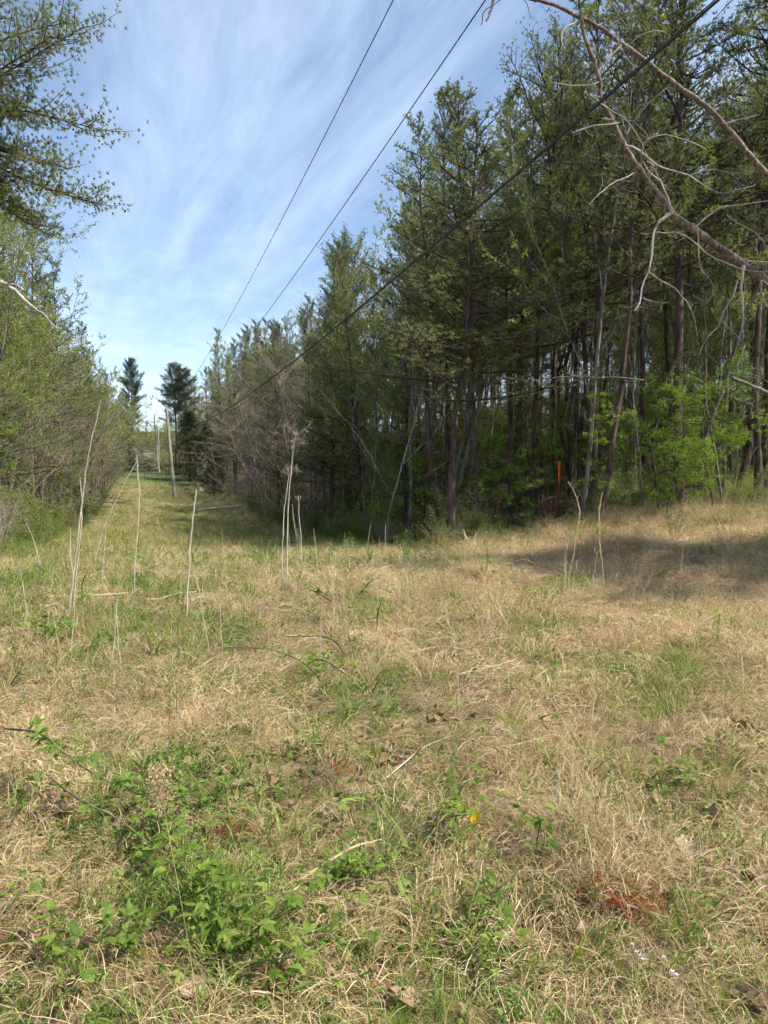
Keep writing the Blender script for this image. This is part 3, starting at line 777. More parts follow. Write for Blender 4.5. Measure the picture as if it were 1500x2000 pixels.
def single_out():
    R_MARK = [(395, 'beside the far cedars'), (450, 'near the end of the leftmost wire'), (505, 'under the far stretch of the cable'), (560, 'around the pinkish bare trees'), (620, 'right of the pinkish bare trees'), (690, 'left of the pale forked bare tree'), (760, 'behind the pale forked bare tree'),
              (830, 'left of the corner pine'), (905, 'behind the corner pine'), (970, 'right of the two corner pines'), (1045, 'left of the pink stakes'), (1110, 'behind the orange-topped stake'), (1175, 'around the slim leaning pine'), (1245, 'left of the thickest trunk'), (1345, 'behind the thickest trunk'), (1430, 'left of the scaly pale pine'), (1500, 'at the right edge of the photo'), (9999, 'off beyond the right edge of the photo')]
    L_MARK = [(-1, 'off beyond the left edge of the photo'), (60, 'at the left edge of the photo'), (115, 'behind the short white stalk'), (165, 'behind the tallest white stalk'), (205, 'above the leaning white stalk'), (250, 'below the yellow-tinged tree'), (9999, 'at the left end of the corridor')]
    rows = [(1.5, 'front row'), (4, 'second row'), (7, 'third row'), (11, 'fourth row'), (17, 'farther in'), (999, 'deepest in')]
    seen = {}
    for o in [o for o in COL.objects if o.type == 'EMPTY' and o.get('group') and o.get('category') in ('tree', 'shrub')]:
        x, y = o.location.x, o.location.y; u = 750 + x / y * FPX; g = o['group']
        if 'crest' in g:
            mark = next(t for k, t in [(262, 'left of the gap'), (322, 'in the gap, left of the nearest pole'), (352, 'just right of the nearest pole'), (9999, 'right of the gap')] if u < k); row = 'nearer' if y < 166 else 'farther'
            key = (o['label'].split(' beyond')[0], row, mark); lab = key[0] + ' beyond the mown crest, ' + mark + ', ' + row
        else:
            right = 'left' not in g
            mark = next(t for k, t in (R_MARK if right else L_MARK) if u < k)
            d = (x - float(edge_r(y))) if right else (float(edge_l(y)) - x); row = next(t for k, t in rows if d < k)
            kind = o['label'].split(' standing')[0].split(' along')[0].split(' in the')[0].split(' at the')[0]
            key = (kind, row, mark, y > 40); lab = kind + ', ' + row + (' well down the corridor' if y > 40 else '') + ', ' + mark
        seen.setdefault(key, []).append((u, o, lab))
    ORD = ['leftmost', 'second from left', 'third from left', 'fourth from left', 'fifth from left', 'sixth from left', 'seventh from left', 'eighth from left'] + [w + ' from left' for w in 'ninth tenth eleventh twelfth thirteenth fourteenth fifteenth sixteenth seventeenth eighteenth nineteenth twentieth'.split()]
    for key, l in seen.items():
        l.sort(key=lambda t: t[0])
        for i, (u, o, lab) in enumerate(l):
            if len(l) > 1: lab = (('left one' if i == 0 else 'right one') if len(l) == 2 else 'rightmost' if i == len(l) - 1 else ORD[min(i, 19)]) + ': ' + lab
            o['label'] = ' '.join(lab.split()[:16])
single_out()
print('PLANTED', COUNT, _t.time() - _T0)

# ------------------------------------------------------------------ near pine on the left whose branches reach into the sky
def left_pine():
    tb = MB(); tufts = []
    e = empty('pine_tree', (0, 0, 0))
    tag(e, 'nearest pine on the left, its cone-dotted branches reaching in from the edge', 'tree')
    bx, by = -7.6, 11.6; z0 = gz1(bx, by)
    T = [(bx, by, z0 - 0.3), (bx + 0.1, by, z0 + 4), (bx - 0.1, by + 0.1, z0 + 8), (bx + 0.1, by, z0 + 12), (bx + 0.2, by, z0 + 14)]
    T = smooth_path(T, 4); tube(tb, T, np.linspace(0.17, 0.02, len(T)), 9)
    def tz(z): return np.array([np.interp(z, T[:, 2], T[:, 0]), np.interp(z, T[:, 2], T[:, 1]), z])
    specs = [((52, 12), 11.5, 8.3), ((112, 22), 11.2, 7.4), ((178, 82), 11.0, 6.9), ((160, 150), 11.0, 6.8), ((150, 190), 10.9, 7.0), ((88, 245), 11.3, 7.6), ((52, 262), 11.6, 7.5),
             ((183, 333), 11.0, 6.7), ((128, 375), 11.2, 6.8), ((112, 395), 11.5, 6.7), ((88, 408), 11.8, 6.5), ((20, 60), 12.2, 7.8), ((30, 300), 12.4, 6.9), ((15, 160), 12.0, 7.2), ((60, 350), 12.0, 6.5), ((10, 400), 12.0, 6.3)]
    for (uv, Y, zt) in specs:
        tip = np.array(at(uv[0], uv[1], Y)); p0 = tz(zt); v = tip - p0; L = np.linalg.norm(v)
        pine_branch(tb, tufts, p0, v / L, L, 0.030, up=0.0, subs=int(10 + L * 6), step=0.09, jit=0.07)
    for i in range(26):
        z = rng.uniform(z0 + 8.5, z0 + 13.8); a = rng.uniform(0, 6.28); q = (z - z0 - 8.5) / 5.3
        if math.cos(a) > 0.2 and q < 0.5: a += math.pi
        pine_branch(tb, tufts, tz(z), (math.cos(a), math.sin(a), 0.3), 2.4 * (1 - 0.6 * q), 0.025, subs=9, step=0.15)
    link('trunk', tb.mesh('near_pine_trunk', M['bark_red'], smooth=True), e)
    cb = MB(); pos = np.array([t[0] for t in tufts]); ax = np.array([t[1] for t in tufts])
    needles(cb, pos, ax + [0, 0, 0.2], 0.062, 0.0062, 30, 0.95)
    for p in pos[rng.integers(0, len(pos), 130)]:
        s = rng.uniform(0.014, 0.022)
        o6 = np.array([[1, 0, 0], [0, 1, 0], [-1, 0, 0], [0, -1, 0], [0, 0, 1.5], [0, 0, -1.3]]) * s + p + rng.normal(0, 0.03, 3)
        cb.add(o6, [[0, 1, 4], [1, 2, 4], [2, 3, 4], [3, 0, 4], [1, 0, 5], [2, 1, 5], [3, 2, 5], [0, 3, 5]], 0.5, 1)
    link('crown', cb.mesh('near_pine_crown', [M['needle'], M['cone']]), e)
left_pine()
plant('broad', -10.6, 17.5, 10.4, 'airy light green tree under the pine branches at the left edge of the photo', var=2, wid=0.85)
plant('broad', -12.2, 21.5, 10.4, 'airy light green tree just behind the leftmost one', var=1, wid=0.9)

# traced limbs: pixel paths laid out in space at their own depth
def limb(mb, path, Y0, Y1, w0, w1, n=6, knob=0.0, sub=4):
    k = len(path)
    P = [at(u, v, Y0 + (Y1 - Y0) * i / (k - 1)) for i, (u, v) in enumerate(path)]
    S = smooth_path(P, sub)
    w = np.linspace(w0, w1, len(S)) * 0.5 / FPX * np.linspace(Y0, Y1, len(S))
    if knob: w = w * (1 + rng.uniform(-knob, knob, len(w)))
    S = S + rng.normal(0, 0.004, S.shape)
    tube(mb, S, w, n); return S
def twigs(mb, S, n, L, r):
    for _ in range(n):
        i = rng.integers(1, len(S) - 1); d = unit(rdir(1)[0] + [0, 0, -0.3]); l = L * rng.uniform(0.3, 1)
        m_ = S[i] + d * l * 0.5; e_ = m_ + unit(d + rdir(1)[0] * 0.6) * l * 0.5
        tube(mb, [S[i], m_, e_], [r, r * 0.7, r * 0.35], 3)
def dead_trees():
    e = empty('dead_pine_tree', (0, 0, 0)); tag(e, 'dead leaning pine stem with bare crooked branches crossing the upper right', 'tree')
    a = MB(); b = MB()
    S = limb(a, [(1950, 1010), (1800, 860), (1650, 690), (1560, 600), (1500, 553), (1440, 510), (1375, 462), (1330, 432), (1305, 405), (1265, 352), (1232, 308), (1210, 265), (1190, 225), (1172, 190), (1170, 150), (1148, 90), (1136, 45), (1130, 0), (1122, -70)], 9.6, 8.2, 19, 4.5, 9, 0.12)
    for path, Y, w0, w1 in [
        ([(1310, 418), (1288, 432), (1276, 455), (1272, 500), (1266, 532), (1252, 565), (1250, 590), (1239, 606)], 8.7, 9, 4),
        ([(1267, 530), (1290, 548), (1318, 563), (1340, 590), (1355, 620), (1361, 655)], 8.7, 4, 2),
        ([(1249, 580), (1280, 590), (1308, 591)], 8.7, 2.5, 1.5),
        ([(1277, 455), (1300, 455), (1330, 457), (1350, 468), (1380, 495), (1420, 515), (1470, 530), (1520, 530)], 8.8, 4, 3),
        ([(1312, 418), (1303, 385), (1290, 355), (1270, 338), (1255, 315)], 8.6, 7, 4),
        ([(1222, 283), (1250, 295), (1280, 322), (1310, 332), (1345, 342), (1375, 362), (1412, 378), (1440, 370), (1475, 362)], 8.6, 6, 3),
        ([(1352, 342), (1390, 330), (1420, 335), (1465, 340), (1480, 320)], 8.5, 3, 2),
        ([(1253, 298), (1258, 280), (1280, 266), (1300, 264), (1330, 270), (1378, 292)], 8.5, 5, 3),
        ([(1238, 338), (1215, 350), (1190, 362), (1168, 380), (1155, 396)], 8.7, 4, 2.5),
        ([(1262, 345), (1275, 322), (1262, 315)], 8.6, 5, 3),
        ([(1172, 190), (1150, 184), (1162, 168), (1160, 165)], 8.4, 4, 3),
        ([(1150, 184), (1185, 210), (1215, 228), (1240, 255), (1262, 300), (1290, 350), (1310, 372)], 8.3, 4, 2),
        ([(1172, 230), (1210, 240), (1160, 245), (1130, 255), (1115, 260)], 8.3, 3.5, 5),
        ([(1232, 247), (1222, 270), (1240, 235), (1270, 200), (1310, 165)], 8.3, 3, 2),
        ([(1170, 162), (1135, 168), (1100, 163), (1080, 160)], 8.3, 4, 2),
        ([(1452, 520), (1448, 560), (1452, 600), (1450, 640), (1452, 662)], 9.0, 9, 4),
        ([(1440, 548), (1432, 580), (1415, 605), (1400, 640), (1380, 660), (1362, 700)], 8.9, 5, 2.5),
        ([(1405, 620), (1420, 640), (1440, 655), (1455, 672)], 8.9, 3, 2),
        ([(1455, 672), (1448, 700), (1440, 720), (1480, 735), (1510, 750)], 8.9, 4, 2),
        ([(1500, 555), (1485, 548), (1492, 590), (1510, 610)], 9.0, 6, 4),
        ([(1352, 450), (1400, 410), (1440, 400), (1510, 392)], 9.2, 5, 4),
        ([(1420, 420), (1440, 435), (1460, 445), (1490, 470), (1500, 500)], 9.0, 3, 1.5),
        ([(1460, 510), (1500, 512), (1530, 514)], 9.1, 6, 5),
        ([(1362, 440), (1365, 500), (1372, 530), (1395, 560), (1380, 590), (1352, 575)], 8.8, 3, 1.5),
    ]:
        b = MB(); s = limb(b, path, Y, Y - 0.25, w0 * 0.68, w1 * 0.5, 5, 0.3, 2); twigs(b, s, 9, 0.34, 0.0022)
        link('branch', b.mesh('dead_branch', M['bark_pale'], smooth=True), e)
    twigs(a, S[16:], 40, 0.45, 0.004)
    for _ in range(22):
        i = rng.integers(8, len(S) - 4); d = unit(rdir(1)[0]); tube(a, [S[i], S[i] + d * rng.uniform(0.05, 0.13)], [0.012, 0.005], 4)
    link('trunk', a.mesh('dead_pine_stem', M['bark_snag'], smooth=True), e)
    e = empty('dead_pine_tree', (0, 0, 0)); tag(e, 'thinner bare stem arching from the top edge down right, above the thicker one', 'tree')
    a = MB(); b = MB()
    S = limb(a, [(2050, 1060), (1850, 760), (1700, 580), (1600, 470), (1545, 400), (1500, 345), (1455, 292), (1420, 250), (1380, 208), (1320, 165), (1268, 125), (1215, 85), (1165, 50), (1130, 33), (1095, 15), (1060, 3), (1030, -4), (980, -25)], 11.5, 10.0, 14, 5, 8, 0.05)
    for path, Y, w0, w1 in [
        ([(1175, 55), (1195, 48), (1225, 28), (1240, 20)], 10.2, 5, 3), ([(1225, 90), (1250, 70), (1280, 60), (1302, 65)], 10.3, 4, 3),
        ([(1215, 88), (1195, 110), (1172, 135), (1168, 140)], 10.3, 4, 2), ([(1262, 125), (1240, 130), (1215, 100), (1200, 60)], 10.4, 3, 2),
        ([(1135, 38), (1110, 50), (1100, 60), (1097, 80), (1102, 95)], 10.2, 5, 3), ([(1410, 245), (1440, 235), (1480, 225)], 10.9, 5, 3), ([(1400, 228), (1395, 190), (1420, 165)], 10.9, 4, 2)]:
        b = MB(); s = limb(b, path, Y, Y - 0.2, w0 * 0.68, w1 * 0.5, 5, 0.3, 2); twigs(b, s, 9, 0.34, 0.0022)
        link('branch', b.mesh('thin_dead_branch', M['bark_pale'], smooth=True), e)
    twigs(a, S[18:], 30, 0.45, 0.0035)
    link('trunk', a.mesh('thin_dead_stem', M['bark_snag'], smooth=True), e)
    e = empty('bare_tree', (0, 0, 0)); tag(e, 'bare tree off to the left whose smooth white forked bough hangs into the frame', 'tree')
    a = MB()
    limb(a, [(-60, 1080), (-70, 800), (-60, 600), (-30, 549), (2, 551), (30, 568), (52, 590), (72, 606), (88, 616), (102, 635)], 11.5, 11.0, 12, 3.5, 7, 0.05)
    limb(a, [(-10, 550), (12, 554), (30, 557), (45, 566), (54, 570)], 11.0, 10.8, 6, 4, 6)
    limb(a, [(52, 568), (60, 550), (60, 540)], 10.8, 10.7, 3, 2, 4); limb(a, [(100, 633), (96, 622), (95, 610)], 11, 10.9, 2.5, 1.5, 4)
    limb(a, [(102, 635), (115, 642), (125, 638), (133, 615)], 11, 10.9, 2.5, 1.2, 4)
    link('trunk', a.mesh('white_bough', M['bark_pale'], smooth=True), e)
    # twigs hanging in at the top edge
    e = empty('bare_tree', (0, 0, 0)); tag(e, 'bare tree overhead showing only thin dark twig tips at the top edge', 'tree')
    a = MB()
    limb(a, [(1600, 500), (1500, -200), (1300, -260), (1100, -120), (980, -20), (960, 18), (950, 40)], 9.0, 7.0, 16, 2.5, 6, 0.05)
    limb(a, [(985, -10), (965, 10), (945, 22), (940, 50)], 7.0, 6.9, 2.5, 1.5, 4); limb(a, [(1010, -30), (1030, 10), (1040, 40)], 7.0, 6.9, 2, 1, 4)
    link('trunk', a.mesh('overhead_twigs', M['bark_dark'], smooth=True), e)
    # dead horizontal limbs of the wood edge, each its own fallen or snagged branch
    for path, Y, w0, w1, lab in [
        ([(985, 735), (1010, 741), (1050, 742), (1085, 737), (1130, 735), (1165, 738), (1205, 737), (1258, 743)], 18.5, 1.4, 3.2, 'long thin dead branch lying level across the trunks of the wood edge'),
        ([(1430, 738), (1465, 752), (1500, 768), (1540, 785)], 17.5, 6, 8, 'bleached broken branch snagged at the far right of the wood edge'),
        ([(1432, 778), (1450, 786), (1470, 794)], 17.6, 5, 5, 'short bleached snag below the broken branch at far right')]:
        mb = MB(); s = limb(mb, path, Y, Y + 0.2, w0, w1, 6, 0.15); twigs(mb, s, 14, 0.7, 0.005)
        o = link('dead_branch', mb.mesh('snagged_branch', M['bark_grey'], smooth=True)); tag(o, lab, 'branch')
dead_trees()

# ------------------------------------------------------------------ utility poles and lines
def utility_pole(u0, v0, u1, v1, Y, w, label, hardware=True):
    base = at(u0, v0, Y); base.z = gz1(base.x, base.y) - 0.3; top = at(u1, v1, Y)
    e = empty('utility_pole', base); tag(e, label, 'utility pole', 'utility poles along the corridor')
    d = top - base
    mb = MB(); tube(mb, [(0, 0, 0), tuple(d * 0.5), tuple(d)], [w * 0.62, w * 0.52, w * 0.42], 14, cap=True)
    link('shaft', mb.mesh('pole_shaft', M['pole'], smooth=True), e)
    if hardware:
        mb = MB(); tube(mb, [d, d + Vector((0, 0, 0.28))], [0.045, 0.035], 8, cap=True)
        for k in range(3): tube(mb, [d + Vector((0, 0, 0.06 + k * 0.07)), d + Vector((0, 0, 0.09 + k * 0.07))], [0.075, 0.06], 10)
        link('insulator', mb.mesh('insulator', M['ceramic']), e)
        for k in (1.0, 1.9):
            mb = MB(); q = d * ((d.length - k) / d.length)
            tube(mb, [q - Vector((0.28, 0, 0)), q + Vector((0.28, 0, 0))], [0.03, 0.03], 6, cap=True)
            link('bracket', mb.mesh('bracket', M['steel']), e)
    return top
PT = utility_pole(341, 968, 325, 797, 82, 0.36, 'leaning grey wooden utility pole, nearest of the three down the corridor')
utility_pole(311, 920, 301, 812, 128, 0.26, 'thin grey utility pole farther off, leftmost of the distant pair', True)
utility_pole(313, 912, 307, 830, 140, 0.26, 'short grey utility pole farthest off, just right of the distant pair\'s other pole', True)
def wire(p0, mid_uv, end, r, label, back=22.0, thick_end=None):
    """parabola through an overhead point, a sighted point and the pole; carried on behind the viewer"""
    P0, PE = Vector(p0), Vector(end)
    m = ray(*mid_uv)
    # plan intersection of the sight line with the wire's vertical plane
    ax, ay = P0.x, P0.y; bx, by = PE.x - P0.x, PE.y - P0.y
    det = m.x * (-by) + bx * m.y
    t = (ax * (-by) + bx * ay) / det
    s = ((m.x * t - ax) / bx)
    zm = EYE + m.z * t
    lin = P0.z + (PE.z - P0.z) * s
    sag = (lin - zm) / (s * (1 - s))
    sag = max(0.2, min(sag, 9))
    ss = np.concatenate([np.linspace(-back / 75, 0, 8)[:-1], np.linspace(0, 1, 46)])
    pts = [(P0.x + bx * q, P0.y + by * q, P0.z + (PE.z - P0.z) * q - sag * q * (1 - q)) for q in ss]
    mb = MB(); tube(mb, pts, r, 6)
    o = link('power_line', mb.mesh('power_line', M['wire'], smooth=True)); tag(o, label, 'power line', 'power lines along the corridor')
    print('WIRE sag', round(sag, 2), 's', round(s, 2))
def overhead(u, v, h):
    r = ray(u, v); k = h / r.z
    return Vector((r.x * k, r.y * k, EYE + h))
wire(overhead(768, 0, 7.0), (440, 635), PT + Vector((-0.1, 0, 0.25)), 0.008, 'leftmost of the three overhead lines, a thin wire across open sky')
wire(overhead(948, 0, 7.0), (515, 620), PT + Vector((0.28, 0, -0.95)), 0.0095, 'middle overhead line, the thin wire passing in front of the corner pine')
wire(overhead(1403, 0, 3.9), (690, 612), PT + Vector((0.28, 0, -1.85)), 0.013, 'thick dark cable, lowest and rightmost of the overhead lines')
wire(overhead(1396, 0, 3.85), (690, 610), PT + Vector((0.28, 0, -1.80)), 0.006, 'slim wire lashed along the thick dark cable')
for k, (va, vb) in enumerate(((838, 841), (858, 861))):
    mb = MB(); A = at(330, 826 + k * 16, 82); B = at(440, 826 + k * 16, 84)
    tube(mb, [A, (A + B) / 2 - Vector((0, 0, 0.15)), B], 0.012, 5)
    o = link('service_wire', mb.mesh('service_wire', M['wire'])); tag(o, ('upper' if k == 0 else 'lower') + ' thin service wire running from the nearest pole into the right-hand trees', 'power line')

# ------------------------------------------------------------------ survey stakes
def stakes():
    Y = 17.8
    b = hit(1090, 1008); Y = b.y
    top = at(1090, 901, Y)
    e = empty('survey_stake', b); tag(e, 'tall stake with bright orange ribbon at its top, before the right-hand wood', 'survey stake')
    H = top.z - b.z
    mb = MB(); w, t = 0.032, 0.014
    def boxm(mb, c, s):
        c = np.array(c); s = np.array(s) / 2
        v = np.array([[x, y, z] for x in (-1, 1) for y in (-1, 1) for z in (-1, 1)]) * s + c
        mb.add(v, [[0, 1, 3, 2], [4, 6, 7, 5], [0, 4, 5, 1], [2, 3, 7, 6], [0, 2, 6, 4], [1, 5, 7, 3]])
    boxm(mb, (0, 0, H / 2 - 0.1), (w, t, H + 0.1))
    link('post', mb.mesh('stake_post', M['stake']), e)
    mb = MB()
    for j, (dx, w0, l) in enumerate(((0.0, 0.075, 0.95), (0.022, 0.055, 0.55), (-0.02, 0.05, 0.35))):
        zz = np.linspace(0, 1, 9); P = np.stack([dx + 0.006 * np.sin(zz * 9 + j), -0.02 - 0.006 * j + 0.012 * np.sin(zz * 7 + j), H + 0.01 - l * zz], -1)
        wd = w0 * (1 - 0.75 * zz ** 0.8)
        v = np.concatenate([P - np.stack([wd / 2, 0 * wd, 0 * wd], -1), P + np.stack([wd / 2, 0 * wd, 0 * wd], -1)])
        i = np.arange(8); mb.add(v, np.stack([i, i + 9, i + 10, i + 1], -1))
    boxm(mb, (0, 0, H - 0.04), (0.05, 0.045, 0.05))
    link('ribbon', mb.mesh('orange_ribbon', M['orange']), e)
    for (ub, vb, ut, vt, lab) in ((1077, 1010, 1062, 966, 'leaning thin stake wrapped in pink ribbon, left of the orange-topped stake'), (1076, 1012, 1076, 976, 'upright short pink-wrapped stake between the leaning pink one and the orange-topped stake')):
        b = hit(ub, vb); top = at(ut, vt, b.y); e = empty('survey_stake', b); tag(e, lab, 'survey stake')
        d = top - b
        mb = MB(); tube(mb, [(0, 0, -0.05), tuple(d)], 0.008, 6, cap=True); link('post', mb.mesh('thin_stake', M['stake']), e)
        mb = MB()
        K = 34; t = np.linspace(0, 1, K); th = t * 34
        rr = 0.009 + 0.010 * np.abs(np.sin(t * 11))
        P = np.array(d)[None] * t[:, None] + np.stack([np.cos(th) * rr, np.sin(th) * rr, 0 * t], -1)
        v = np.concatenate([P - [0, 0, 0.03], P + [0, 0, 0.03]]); i = np.arange(K - 1); mb.add(v, np.stack([i, i + K, i + K + 1, i + 1], -1))
        for s in (0.97, 0.1):
            for q in range(2):
                a0 = rng.uniform(0, 6.28); p = np.array(d) * s
                c = np.stack([p, p + [math.cos(a0) * .06, math.sin(a0) * .03, 0.02], p + [math.cos(a0) * .09, math.sin(a0) * .04, -0.07], p + [math.cos(a0) * .03, math.sin(a0) * .03, -0.06]])
                mb.add(c, [[0, 1, 2, 3]])
        link('ribbon', mb.mesh('pink_ribbon', M['pink']), e)
    b = at(973, 965, 26); b.z = gz1(b.x, b.y); e = empty('survey_stake', b); tag(e, 'distant small stake with a red-orange tip deep between the trunks', 'survey stake')
    mb = MB(); boxm(mb, (0, 0, 0.35), (0.03, 0.02, 0.9)); link('post', mb.mesh('far_stake', M['stake']), e)
    mb = MB(); boxm(mb, (0, 0, 0.86), (0.075, 0.05, 0.14)); boxm(mb, (0.02, -0.03, 0.70), (0.035, 0.012, 0.22)); link('ribbon', mb.mesh('far_ribbon', M['orange']), e)
stakes()

# ------------------------------------------------------------------ ground cover (uncountable): scattered by geometry nodes
def geo_scatter(name, protos, x, y, scale, rotz, tilt, idx, label, zoff=0.0, kind='stuff'):
    hid = bpy.data.collections.new(name + '_sources')
    for i, me in enumerate(protos):
        o = bpy.data.objects.new('%s_source_%02d' % (name, i), me); hid.objects.link(o)
    n = len(x); z = gz(x, y) + zoff
    me = bpy.data.meshes.new(name)
    me.vertices.add(n); me.vertices.foreach_set('co', np.stack([x, y, z], -1).astype(np.float32).ravel())
    for nm, ty, val in (('sc', 'FLOAT', scale.astype(np.float32)), ('ix', 'INT', idx.astype(np.int32))):
        a = me.attributes.new(nm, ty, 'POINT'); a.data.foreach_set('value', val)
    a = me.attributes.new('rt', 'FLOAT_VECTOR', 'POINT')
    a.data.foreach_set('vector', np.stack([rng.normal(0, 1, n) * tilt, rng.normal(0, 1, n) * tilt, rotz], -1).astype(np.float32).ravel())
    o = link(name, me); tag(o, label, kind=kind)
    ng = bpy.data.node_groups.new(name + '_scatter', 'GeometryNodeTree')
    ng.interface.new_socket('Geometry', in_out='INPUT', socket_type='NodeSocketGeometry')
    ng.interface.new_socket('Geometry', in_out='OUTPUT', socket_type='NodeSocketGeometry')
    N, L = ng.nodes, ng.links
    gi = N.new('NodeGroupInput'); go = N.new('NodeGroupOutput')
    ip = N.new('GeometryNodeInstanceOnPoints'); ci = N.new('GeometryNodeCollectionInfo')
    ci.inputs['Collection'].default_value = hid; ci.inputs['Separate Children'].default_value = True; ci.inputs['Reset Children'].default_value = True
    ip.inputs['Pick Instance'].default_value = True
    def na(nm, ty):
        a = N.new('GeometryNodeInputNamedAttribute'); a.data_type = ty; a.inputs['Name'].default_value = nm; return a.outputs['Attribute']
    L.new(gi.outputs[0], ip.inputs['Points']); L.new(ci.outputs[0], ip.inputs['Instance'])
    L.new(na('ix', 'INT'), ip.inputs['Instance Index']); L.new(na('rt', 'FLOAT_VECTOR'), ip.inputs['Rotation']); L.new(na('sc', 'FLOAT'), ip.inputs['Scale'])
    L.new(ip.outputs[0], go.inputs[0])
    md = o.modifiers.new('scatter', 'NODES'); md.node_group = ng
    return o

def straw_mat(n=170, R=0.17, wid=0.0019, mat='straw', hmax=0.055, lmin=0.05, lmax=0.2, dirn=None):
    mb = MB()
    K = 4; base = rng.normal(0, R * 0.6, (n, 2)); a = rng.uniform(0, 6.28, n) if dirn is None else rng.normal(dirn, 0.5, n)
    l = rng.uniform(lmin, lmax, n); h = rng.uniform(0.0, 1, n) ** 1.6 * hmax; cu = rng.normal(0, 0.35, n)
    t = np.linspace(0, 1, K)[None]
    ang = a[:, None] + cu[:, None] * (t - 0.5)
    x = base[:, :1] + np.cumsum(np.cos(ang), 1) * (l / K)[:, None]; y = base[:, 1:] + np.cumsum(np.sin(ang), 1) * (l / K)[:, None]
    z = h[:, None] * (0.3 + np.sin(math.pi * (0.15 + 0.75 * t))) + rng.uniform(0, 0.02, (n, 1)) + rng.normal(0, 0.4, (n, 1)) * h[:, None] * t + 0.004
    strips(mb, np.stack([x, y, z], -1), wid * rng.uniform(0.5, 1.5, n), side=np.repeat([[0, 0, 1.0]], n, 0) + rng.normal(0, 0.35, (n, 3)), taper=0.6)
    return mb.mesh('straw_mat', M[mat])
def grass_tuft(n=60, R=0.06, h=0.16, wid=0.0035, mat='grass', spread=0.5, K=5, bend=1.0):
    mb = MB(); base = rng.normal(0, R * 0.6, (n, 2)); a = rng.uniform(0, 6.28, n); l = h * rng.uniform(0.45, 1.15, n)
    out = rng.uniform(0.05, spread, n); t = np.linspace(0, 1, K)[None]
    el = (math.pi / 2 - out)[:, None] - bend * t ** 1.5 * rng.uniform(0.2, 1.3, (n, 1))
    r = np.cumsum(np.cos(el), 1) * (l / K)[:, None]; z = np.cumsum(np.sin(el), 1) * (l / K)[:, None] - 0.01
    x = base[:, :1] + r * np.cos(a)[:, None]; y = base[:, 1:] + r * np.sin(a)[:, None]
    strips(mb, np.stack([x, y, z], -1), wid * rng.uniform(0.6, 1.4, n), taper=0.92)
    return mb.mesh('grass_tuft', M[mat])
def small_weeds(n=70, R=0.12, h=0.06, ls=0.018, mat='weed'):
    mb = MB(); r = R * np.sqrt(rng.random(n)); a = rng.uniform(0, 6.28, n)
    P = np.stack([r * np.cos(a), r * np.sin(a), rng.uniform(0.01, h, n)], -1)
    d = rdir(n) * [1, 1, 0.35]
    kites(mb, P, d, ls * rng.uniform(0.6, 1.4, n), ls * 0.6 * rng.uniform(0.7, 1.2, n), up=rdir(n) * 0.4 + [0, 0, 1.0])
    for i in range(10): tube(mb, [(P[i, 0] * 0.6, P[i, 1] * 0.6, 0), tuple(P[i])], 0.0012, 3)
    return mb.mesh('small_weeds', M[mat])
def leafy_stem(h=0.5, stems=4, ls=0.05, mat='weed', barkm='cane', nl=16):
    mb = MB()
    for s in range(stems):
        a = rng.uniform(0, 6.28); b = np.array([math.cos(a), math.sin(a), 0]) * 0.05; l = h * rng.uniform(0.6, 1.1); ln = rng.uniform(0.05, 0.4)
        pts = np.array([b * (1 + 4 * ln * t) + [0, 0, l * t - 0.01] + rng.normal(0, 0.008, 3) for t in np.linspace(0, 1, 6)])
        tube(mb, pts, np.linspace(0.0035, 0.0012, 6), 4, m=1)
        t = np.linspace(0.2, 1.0, nl) * 5; i = np.minimum(t.astype(int), 4)
        q = pts[i] + (pts[i + 1] - pts[i]) * (t - i)[:, None]
        th = np.arange(nl) * 2.4; d = np.stack([np.cos(th), np.sin(th), rng.uniform(-0.2, 0.6, nl)], -1)
        kites(mb, q, d, ls * rng.uniform(0.6, 1.2, nl), ls * 0.42 * rng.uniform(0.7, 1.2, nl), up=rdir(nl) * 0.3 + [0, 0, 1.0])
    return mb.mesh('leafy_weed', [M[mat], M[barkm]])
def dry_leaf_mesh(s=0.06, seed=0, mat='litter'):
    """curled fallen leaf: an oval sheet of 3x6 with lobed outline"""
    mb = MB(); K = 7; t = np.linspace(0, 1, K); w = np.sin(t * math.pi) ** 0.8 * (1 + 0.25 * np.sin(t * 16 + seed)) * 0.34
    c1, c2, c3 = rng.uniform(-1, 1, 3); V = []
    for k in range(-2, 3):
        f = k / 2; V.append(np.stack([t - 0.5 + 0.03 * f * c3, w * f, 0.16 * c1 * (t - 0.5) ** 2 * 3 + f * f * w * (0.5 + 0.8 * c2) + 0.05 * np.sin(t * 7 + f * 3 + seed)], -1) * s)
    V = np.concatenate(V); i = (np.arange(4)[:, None] * K + np.arange(K - 1)[None]).ravel()
    mb.add(V, np.stack([i, i + 1, i + K + 1, i + K], -1), rng.random())
    return mb.mesh('fallen_leaf', M[mat], smooth=True)
def cand(n, x0, x1, y0, y1, spread=0.0):
    """candidates with area-uniform density inside the view wedge plus a margin for a step aside"""
    y = rng.uniform(y0, y1, n); x = rng.uniform(x0, x1, n)
    k = (np.abs(x) < 0.58 * y + 1.6 + spread)
    return x[k], y[k]
